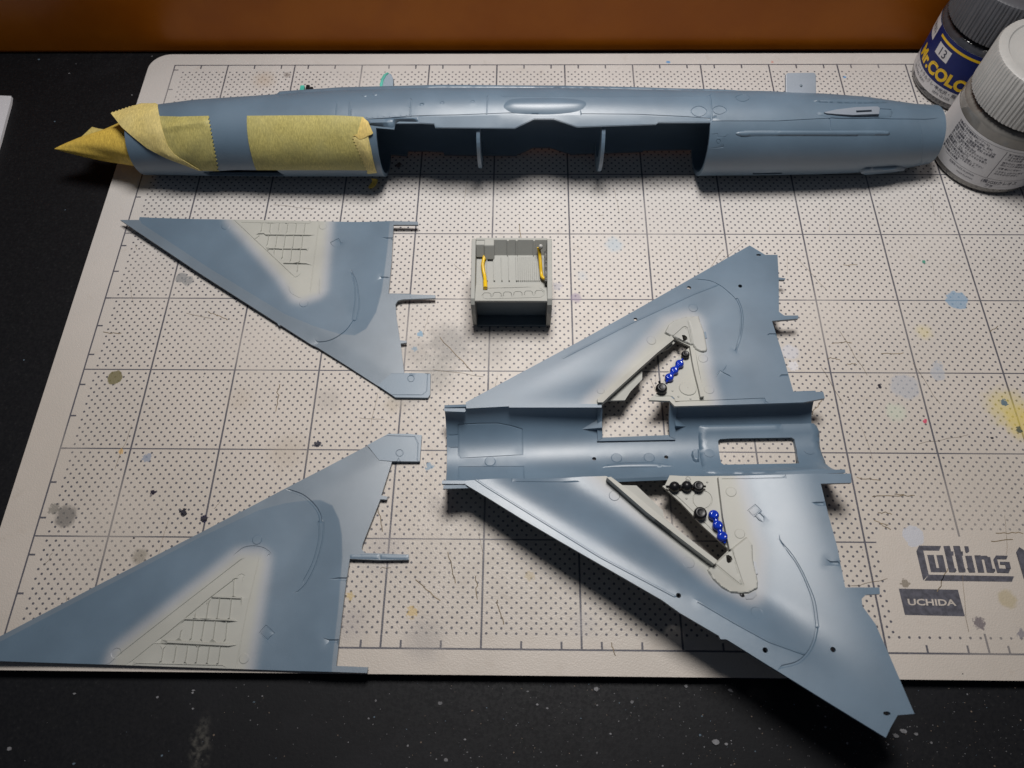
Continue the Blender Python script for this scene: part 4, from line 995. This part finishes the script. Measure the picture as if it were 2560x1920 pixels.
relief('belly_tab', TG, zt([(1352, 372), (1356, 352), (1370, 342), (1394, 342), (1394, 408), (1376, 410), (1360, 398)]), .09, M_BLUE, asm, .03)
for c in ((1445, 368), (1965, 355)): relief('ejector_mark', TG, circ(zt([c])[0], .14, 20), .075, M_BLUE, asm, 0)
relief('belly_ridge', TG, smooth_line(zt([(845, 436), (960, 414), (1070, 408), (1180, 412), (1290, 430), (1150, 436), (1000, 438)]), 4, True), .055, M_BLUE, asm, .12, sp=.07)
def fin_cone(a, b, c, d, h):
    V = [TG.P(*zt([q])[0], hh) for q, hh in ((a, .002), (b, .002), (c, .002), (d, h))]
    link('locating_fin', V, [(0, 3, 1), (0, 2, 3), (1, 3, 2), (0, 1, 2)], M_BLUE, asm, org(asm))
fin_cone((782, 236), (884, 172), (886, 244), (884, 222), .17); fin_cone((1324, 222), (1264, 166), (1262, 232), (1264, 214), .17)
# walls and ledge round the opening, rim strips
fr = zt([(862, 120), (888, 120), (888, 282), (864, 300)])
relief('bay_frame', TG, fr, .07, M_BLUE, asm, 0, sp=.15); relief('bay_frame', TG, zt([(1240, 100), (1278, 108), (1268, 290), (1238, 275)]), .07, M_BLUE, asm, 0, sp=.15)
relief('bay_frame', TG, zt([(860, 300), (886, 280), (1200, 272), (1240, 276), (1266, 282), (1266, 293)]), .06, M_BLUE, asm, 0, sp=.15)
# little ledges that join the belly to the wings at the front
v, f = box(0, 1, 0, 1, 0, 1)
def slab(name, surf, z, pts, h=.0, sink=.1): return relief(name, surf, inv(surf, z(pts)), h, M_BLUE, asm, 0, sink=sink)
slab('front_ledge', PF, ZT, [(62, 127), (172, 127), (176, 138), (172, 146), (66, 142)], .002)
slab('front_ledge', PN, ZG, [(90, 148), (292, 148), (292, 178), (88, 176)], .002)
# root plates
fix(PF, ZT, [(402, 108), (860, 105), (885, 106), (884, 124), (620, 124), (402, 124)], .02, 'root_strip', asm, 0)
# air bottles
LAST = [None]
def bottle_px(surf, z, c, r, mat, flat=None, lift=.0, sq=1.0, nm='air_bottle'):
    s = Bowl(surf.a + lift, surf.b, surf.c, surf.f)
    p = s.inv(*z([c])[0]); q = s.inv(*z([(c[0] + r, c[1])])[0]); rr = abs(q[0] - p[0])
    c3 = np.array(s.P(p[0], p[1], 0)); o_ = LAST[0] = link(nm, *ball(c3, rr, sq, flat), mat, asm, org(asm), True)
    return c3, rr
def neck(a, b, r, mat): link('bottle_neck', *tube([a, (a + b) / 2, b], r, 8), mat, LAST[0], org(asm), True)
B = [bottle_px(PF, ZH, c, r, M_BALLBLUE, .78, .10) for c, r in (((818, 1042), 34), ((776, 1096), 34), ((736, 1151), 35))]
for i in range(2): neck(B[i][0], B[i + 1][0], .07, M_BALLBLUE)
neck(B[0][0], B[0][0] + np.array([.10, .16, .0]), .035, M_BALLBLUE); neck(B[2][0], B[2][0] + np.array([-.10, -.15, .03]), .035, M_BALLBLUE)
bottle_px(PF, ZH, (864, 968), 33, M_BLACK, .7, .10); b_, r_ = bottle_px(PF, ZH, (674, 1238), 46, M_BLACK, .7, .12); neck(b_, b_ + np.array([-.05, .22, .03]), .03, M_BLACK)
B = [bottle_px(PN, ZF, c, r, M_BALLBLUE, .8, .10) for c, r in (((885, 318), 31), ((908, 378), 31), ((935, 442), 32))]
for i in range(2): neck(B[i][0], B[i + 1][0], .07, M_BALLBLUE)
neck(B[2][0], B[2][0] + np.array([.05, -.16, .0]), .03, M_BALLBLUE)
B = [bottle_px(PN, ZF, c, r, M_BLACK, fl2, .12) for c, r, fl2 in (((660, 154), 31, None), ((730, 151), 31, None), ((797, 152), 32, .6))]
for i in range(2): neck(B[i][0], B[i + 1][0], .05, M_BLACK)
neck(B[0][0], B[0][0] + np.array([-.22, .0, 0]), .035, M_BLACK); neck(B[2][0], B[2][0] + np.array([.19, 0, 0]), .03, M_BLACK)
b_, r_ = bottle_px(PN, ZF, (808, 308), 38, M_BLACK, .62, .14); neck(b_, b_ + np.array([-.17, -.12, -.02]), .03, M_BLACK)
path = [PN.P(*PN.inv(*Z1([p])[0]), .12) for p in ((1100, 105), (1120, 75), (1150, 90), (1165, 120))]
link('pipe', *tube(smooth_line([np.array(p) for p in path], 4) if False else path, .012, 6), M_GREY, asm, org(asm), True)

# ------------------------------------------------------------------ bay box with yellow hoses
bx = thing('equipment_bay', 'small pale grey open box holding two yellow hoses', 'model part', (12.7, -10.3, 0))
ZX = Z(1100, 560, .18083)
xa, xb = 11.62, 13.70; yf, yb = -11.22, -9.40; zt_, zb_ = 1.40, 1.80
def bxp(px, py, z): return np.array(at(*ZX([(px, py)])[0], z))
def yz_wall(x0, x1, prof, name, mat=M_GREY):
    V = [(x0, y, z) for y, z in prof] + [(x1, y, z) for y, z in prof]; m = len(prof)
    Fc = [tuple(range(m))[::-1], tuple(range(m, 2 * m))] + [(i, (i + 1) % m, m + (i + 1) % m, m + i) for i in range(m)]
    return bevel(link(name, V, Fc, mat, bx, org(bx), False), .015)
SW = -.045
prof = [(yf + .02, 0.0), (yf + SW, .25), (yf + SW - .05, .9), (yf + SW, 1.28), (yf + .08, 1.42), (yf + .6, 1.55), (yb - .05, 1.86), (yb + .06, 1.84), (yb + .06, .6), (yb - .3, .1), (yb - .7, 0)]
yz_wall(xa - .12, xa, prof, 'side_wall'); yz_wall(xb, xb + .14, prof, 'side_wall')
# floor with ribs, back wall, front ledge, dark hollow
flr = [(-9.60, 1.38), (yf + .62, 1.16), (yf + .62, 1.08), (-9.60, 1.28)]
FZ = lambda y: 1.16 + (y - (yf + .62)) / (-9.60 - (yf + .62)) * .22
yz_wall(xa, xb, flr, 'bay_floor')
yz_wall(xa, xb, [(yb + .12, .9), (yb + .12, 1.80), (yb + .05, 1.80), (-9.62, 1.34), (-9.62, .9)], 'back_wall')
yz_wall(xa, xb, [(yf + .66, 1.05), (yf + .66, 1.26), (yf + .58, 1.28), (yf + .0, 1.40), (yf, 1.33), (yf + .5, 1.2)], 'front_ledge')
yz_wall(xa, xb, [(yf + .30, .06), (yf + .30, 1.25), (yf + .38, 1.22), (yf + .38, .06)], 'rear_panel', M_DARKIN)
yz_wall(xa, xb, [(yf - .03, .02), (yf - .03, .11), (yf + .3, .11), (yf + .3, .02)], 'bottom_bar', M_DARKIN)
FP = Plane(1.16 - (yf + .62) * .22 / (-9.60 - (yf + .62)), 0, .22 / (-9.60 - (yf + .62)))
for px, w in [(648, .012), (745, .022), (850, .016), (950, .016), (1055, .022)] + [(1082 + i * 28, .012) for i in range(11)]:
    p, q = FP.inv(*ZX([(px, 450)])[0]), FP.inv(*ZX([(px + 8, 795)])[0])
    v, f = hexa([(a - w if k in (0, 3) else a + w, b, FZ(b) - .02 + dz) for dz in (0, .08) for k, (a, b) in enumerate(((q[0], q[1]), (q[0], q[1]), (p[0], p[1]), (p[0], p[1])))])
    link('floor_rib', v, f, M_GREY, bx, org(bx))
def wall_block(x0, x1, th, zl, zh, name, bv=.01):
    yw = lambda z: -9.62 + (z - 1.34) / .46 * .27
    v, f = hexa([(x0, yw(zl) - th, zl), (x1, yw(zl) - th, zl), (x1, yw(zl) + .02, zl), (x0, yw(zl) + .02, zl), (x0, yw(zh) - th, zh), (x1, yw(zh) - th, zh), (x1, yw(zh) + .02, zh), (x0, yw(zh) + .02, zh)])
    bevel(link(name, v, f, M_GREY, bx, org(bx)), bv)
for px in (940, 1060, 1300):
    p = bxp(px, 320, 1.6); wall_block(p[0] - .03, p[0] + .03, .04, 1.34, 1.80, 'wall_rib')
p = bxp(752, 320, 1.6); wall_block(xa, xa + .26, .14, 1.42, 1.77, 'side_box', .02); wall_block(xa + .24, p[0], .20, 1.40, 1.80, 'side_box', .03)
# ledge with six rounded recess outlines
class Ledge:
    def P(self, u, v, h): return (u, v, 1.40 + (1.28 - 1.40) * (v - yf) / .58 + .004 + h)
    def inv(self, px, py):
        s = Plane(1.404 + .2069 * yf, 0, -.2069); return s.inv(px, py)
LS = Ledge()
frame_pts = [(580, 985), (600, 1030), (650, 1040), (1390, 1020), (1438, 990), (1440, 930), (1400, 903)]
ls = [(inv(LS, ZX(frame_pts)), .014, -.016), (inv(LS, ZX([(660, 890), (1000, 882), (1460, 868)])), .012, -.014)]
for cx_ in (648, 790, 932, 1078, 1224, 1372):
    dy = -(cx_ - 648) * .045
    pts = [(cx_ - 58, 1005 + dy), (cx_ - 56, 975 + dy), (cx_ - 35, 955 + dy), (cx_ + 30, 955 + dy), (cx_ + 54, 972 + dy), (cx_ + 58, 1005 + dy)]
    ls.append((inv(LS, ZX(pts)), .012, -.014))
q = [(xa + .01, yf + .01), (xb - .01, yf + .01), (xb - .01, yf + .56), (xa + .01, yf + .56)]
sheet('ledge_face', LS, q, M_GREY, bx, lines=ls, t=.02, sp=(.12, .12), top=.01)
hose = [bxp(620, 425, 1.44), bxp(605, 490, 1.42), bxp(592, 560, 1.38), bxp(600, 640, 1.34), bxp(618, 730, 1.32), bxp(625, 815, 1.36), bxp(628, 885, 1.40)]
hose = smooth_line(hose, 5)
link('hose', *tube(hose, [.053] * (len(hose) - 7) + [.064] * 7, 12), M_YELLOW, bx, org(bx), True)['label'] = 'left yellow hose'
hose = smooth_line([bxp(1360, 325, 1.72), bxp(1378, 420, 1.56), bxp(1390, 560, 1.44), bxp(1400, 680, 1.34), bxp(1415, 735, 1.34), bxp(1460, 758, 1.34)], 5)
link('hose', *tube(hose, .050, 12), M_YELLOW, bx, org(bx), True)['label'] = 'right yellow hose'
c = bxp(1392, 315, 1.80); link('valve', *ball(c, .065, 1.4), simple('pale valve', (.5, .5, .48), .4), bx, org(bx), True)
c = bxp(1370, 345, 1.62); link('valve', *ball(c, .06, 1.0), M_BLACK, bx, org(bx), True)
v, f = box(xb - .07, xb - .002, yf + .6, yb - .05, 1.17, 1.55); link('side_equipment', v, f, simple('speckled', (.10, .10, .09), .5, .5, .9, 14, .03, 20), bx, org(bx))

# ------------------------------------------------------------------ paint jars
def knurl(r, z0, z1, zt2, n, c):
    prof = [(r - .06, z0), (r, z0 + .04), (r, z1 - .12), (r - .03, z1 - .04), (r - .10, z1), (r - .28, z1 + .005), (r - .32, z1 - .03), (r - .36, z1 - .035), (r - .85, z1 - .035), (r - .88, z1 - .02), (.01, z1 - .02)]
    def rf(i, a): return (.013 * (1 if math.sin(n * a) > 0 else -1) if i in (1, 2) else (.006 * (1 if math.sin(n * a) > 0 else -1) if i == 3 else 0))
    return lathe(prof, n * 4, c, rf)
def wrap(c, r, a0, z0, V2):                     # flat text to the jar wall: a0 = start angle in degrees
    out = []
    for x, y, _ in V2:
        a = math.radians(a0) + x / r; out.append((c[0] + r * math.cos(a), c[1] + r * math.sin(a), c[2] + z0 + y))
    return out
def refine(V, Fc, step):                         # cut long faces so that wrapping follows the curve
    return V, Fc
def band(c, r, a0, a1, z0, z1, n=60):
    V, Fc = [], []
    for k in range(n + 1):
        a = math.radians(a0 + (a1 - a0) * k / n)
        for z in (z0, z1): V.append((c[0] + r * math.cos(a), c[1] + r * math.sin(a), c[2] + z))
    for k in range(n): Fc.append((2 * k, 2 * k + 2, 2 * k + 3, 2 * k + 1))
    return V, Fc
def jar(name_label, c, r, body_m, cap_m, label_fn):
    j = thing('paint_jar', name_label, 'paint jar', (c[0], c[1], 0), 'paint jars at the back right corner')
    prof = [(.01, .02), (r - .18, .02), (r - .05, .08), (r, .2), (r, 2.28), (r - .03, 2.38), (r - .14, 2.48), (r - .24, 2.54), (r - .26, 2.7)]
    link('glass_body', *lathe(prof, 96, c), body_m, j, org(j), True, 40)
    link('cap', *knurl(r - .03, 2.60, 4.08, 0, 88, c), cap_m, j, org(j), True, 30)
    label_fn(j, c, r)
    return j
def put_text(j, c, r, s, size, a0, z0, mat, bold=0.0, sx=1.0, name='label_text'):
    try: V2, Fc = text_mesh(s, size, bold, sx)
    except Exception: return
    if len(V2) == 0: return
    link(name, wrap(c, r, a0, z0, V2), Fc, mat, j, org(j))
M_NAVY = simple('label navy', (.006, .015, .115), .5, .3); M_LYEL = simple('label yellow', (.75, .48, .01), .4)
M_PAINTG = simple('grey paint in glass', (.045, .047, .055), .12, .6, .1, 2, coat=.6); M_PAINTB = simple('grey paint behind glass', (.16, .155, .145), .12, .6, .12, 2, coat=.6)
def lab_far(j, c, r):
    R1 = r + .008
    lab = link('label', *band(c, R1, 60, 330, .32, 2.28, 90), M_WHITE, j, org(j), True)
    link('label_print', *band(c, R1 + .004, 60, 330, .76, 2.28, 90), M_NAVY, lab, org(j), True)
    link('label_print', *band(c, R1 + .008, 186, 330, 2.05, 2.14, 60), M_LYEL, lab, org(j), True)
    link('label_print', *band(c, R1 + .008, 150, 176, 1.62, 2.24, 12), M_WHITE, lab, org(j), True)
    link('label_print', *band(c, R1 + .008, 190, 211, 1.52, 1.93, 12), M_WHITE, lab, org(j), True)
    put_text(lab, c, R1 + .012, '13', .42, 194, 1.58, M_INK, .003, .95)
    put_text(lab, c, R1 + .012, 'Mr.COLOR', .58, 166, .90, M_LYEL, .026, 1.0)
    put_text(lab, c, R1 + .012, 'ニュートラルグレー', .165, 169, .60, M_INK)
    put_text(lab, c, R1 + .012, 'NEUTRAL GRAY', .13, 169, .44, M_INK)
    put_text(lab, c, R1 + .012, '半光沢・飛行機用', .16, 214, .58, M_INK, .002)
    put_text(lab, c, R1 + .012, 'SEMI GLOSS', .13, 214, .42, M_INK)
    put_text(lab, c, R1 + .012, '塗料', .26, 157, 1.8, M_INK)
def lab_near(j, c, r):
    R1 = r + .008
    lab = link('label', *band(c, R1, 150, 380, .30, 2.0, 90), M_WHITE, j, org(j), True)
    zz = [1.80, 1.69, 1.58, 1.49, 1.38, 1.29, 1.18, 1.09, .98, .89, .78]
    T = ['主要成分 合成樹脂塗料(アクリル)、', '合成樹脂(アクリル)、有機溶剤、顔料', '用途 プラスチック模型塗装用 アート工作', '成分 合成樹脂・有機溶剤・顔料 火気厳禁', '第一石油類 危険等級Ⅱ(10ml)', '正しい使い方 よくかきまぜてから使用', '塗面の油分、ゴミ、ワックスなどを取り', '乾燥時間 0.5~1時間(20℃)', '幼児の手の届かない所に保管して下さい', '特殊なキャップになっております。', '第1石油類 火気厳禁']
    for z_, s in zip(zz, T): put_text(lab, c, R1 + .006, s, .088, 187, z_, M_INK, .001)
    for z_, s in zip([1.74, 1.64, 1.54, 1.40, 1.30, 1.16, 1.02, .92], ['有害物質の表示', 'うすめ液で塗料を', '使用上の注意', '換気のよい場所で使用', '目に入った場合は水洗い', '注意 吸いこまない', 'ふたをしっかりしめて', '火のそばで使わない']): put_text(lab, c, R1 + .006, s, .085, 250, z_, M_INK, .001)
    link('label_print', *band(c, R1 + .005, 195, 330, .70, .708, 60), M_INK, lab, org(j), True); link('label_print', *band(c, R1 + .005, 195, 330, 1.90, 1.908, 60), M_INK, lab, org(j), True)
    link('label_print', *band(c, R1 + .005, 247, 247.5, .72, 1.85, 3), M_INK, lab, org(j), True)
    put_text(lab, c, R1 + .006, '(株)GSIクレオス', .16, 244, .52, M_INK, .002)
    put_text(lab, c, R1 + .006, '危険物 MADE IN JAPAN', .09, 205, .58, M_INK); put_text(lab, c, R1 + .006, 'MADE IN JAPAN', .08, 218, .44, M_INK)
    put_text(lab, c, R1 + .006, 'プラ', .13, 250, .36, M_INK, .002)
M_CAPN = simple('pale grey cap', (.41, .41, .40), .45, .5, .04, 2, .004, 20)
M_CAPF = simple('dark grey cap', (.085, .088, .10), .42, .5, .05, 2)
jar('paint jar with dark grey ribbed cap and blue label numbered 13', (28.78, -.86, 0), 1.75, M_PAINTG, M_CAPF, lab_far)
jar('paint jar with white ribbed cap and a white label of small print', (28.62, -4.40, 0), 1.75, M_PAINTB, M_CAPN, lab_near)

# ------------------------------------------------------------------ paper, dust, flakes
pp = [np.array(at(x, y, DZ + .12)) for x, y in [(-300, 226), (28, 240), (26, 256), (0, 352), (-90, 640), (-400, 640)]]
V = [tuple(p) for p in pp] + [tuple(p - np.array([0, 0, .11])) for p in pp]; m = len(pp)
paper = link('paper_sheet', V, [tuple(range(m))[::-1], tuple(range(m, 2 * m))] + [((i + 1) % m, i, m + i, m + (i + 1) % m) for i in range(m)], simple('paper', (.72, .72, .76), .7, .3, .02))
paper['label'] = 'corner of a white card lying on the desk at the left picture edge'; paper['category'] = 'paper'
def fleck(c, r, n=6, z=0.0):
    a0 = rng.rand() * 6; st = rng.uniform(.5, 1)
    pts = [(c[0] + r * rng.uniform(.7, 1.1) * math.cos(a0 + 2 * math.pi * k / n), c[1] + r * st * rng.uniform(.7, 1.1) * math.sin(a0 + 2 * math.pi * k / n)) for k in range(n)]
    V = [(x, y, z + r * .35) for x, y in pts] + [(c[0] + (x - c[0]) * 1.1, c[1] + (y - c[1]) * 1.1, z + .001) for x, y in pts]
    return V, [tuple(range(n))] + [((i + 1) % n, i, n + i, n + (i + 1) % n) for i in range(n)]
groups = {'pale': [], 'tan': [], 'blue': []}
for px, py, r in ((187, 1734, .07), (394, 1743, .06), (484, 1726, .07), (482, 1732, .05), (24, 1872, .1), (1790, 1855, .16), (1750, 1838, .05), (1815, 1860, .07), (97, 149, .07), (173, 184, .07), (137, 304, .05), (330, 238, .05), (380, 141, .05), (1490, 1723, .10), (1715, 1715, .07), (1580, 1755, .08), (1825, 1725, .08),
                  (2258, 1828, .14), (2290, 1835, .09), (2118, 1858, .05), (2240, 1840, .12), (635, 1755, .05), (1100, 1758, .09), (1115, 1900, .08), (2328, 1857, .06), (405, 1889, .05), (185, 1909, .06), (163, 525, .04), (60, 900, .04), (190, 160, .04)):
    groups['pale' if rng.rand() < .7 else 'blue'].append(fleck(at(px, py, DZ), r * .62, 8, DZ))
k = 0
while k < 800:
    px, py = rng.uniform(-50, 2600), rng.uniform(1705, 2000) if rng.rand() < .93 else rng.uniform(150, 1700)
    if py < 1700 and px > 200: continue
    w = np.clip((px - 200) / 1500, .03, 1) if py > 1700 else .12
    if rng.rand() > w: continue
    p = at(px, py, DZ)
    groups[rng.choice(['pale', 'tan', 'blue'], p=[.6, .28, .12])].append(fleck(p, min(.0065 * math.exp(abs(rng.randn()) * .62), .034), 6, DZ)); k += 1
for g, col in (('pale', (.17, .17, .18)), ('tan', (.17, .13, .10)), ('blue', (.10, .14, .18))):
    o = link('dust_flecks', *merge(*groups[g]), simple('fleck ' + g, col, .7, .3, .3, 5)); o['kind'] = 'stuff'
    o['label'] = {'pale': 'pale dust flecks scattered on the black desk', 'tan': 'tan sanding dust flecks on the black desk', 'blue': 'blue-grey plastic flecks on the black desk'}[g]; o['category'] = 'dust'
fk = []
for px, py, r in ((458, 1281, .07), (462, 1284, .05), (511, 1297, .08), (507, 1301, .05), (383, 1231, .05), (793, 1111, .06), (335, 1345, .03), (2198, 963, .05), (2200, 968, .05), (2120, 993, .03), (2480, 1095, .05), (2174, 1020, .03), (2124, 1085, .02)):
    fk.append(fleck(at(px, py, .0), r, 7, .002))
for _ in range(30): fk.append(fleck((rng.uniform(0, 30), -rng.uniform(0, 21)), rng.uniform(.008, .022), 5, .002))
o = link('paint_flakes', *merge(*fk), simple('dark flake', (.02, .018, .03), .5)); o['kind'] = 'stuff'; o['label'] = 'dark paint flakes scattered over the cream mat'; o['category'] = 'flakes'
for ob in bpy.data.objects:
    if '_o' in ob: del ob['_o']
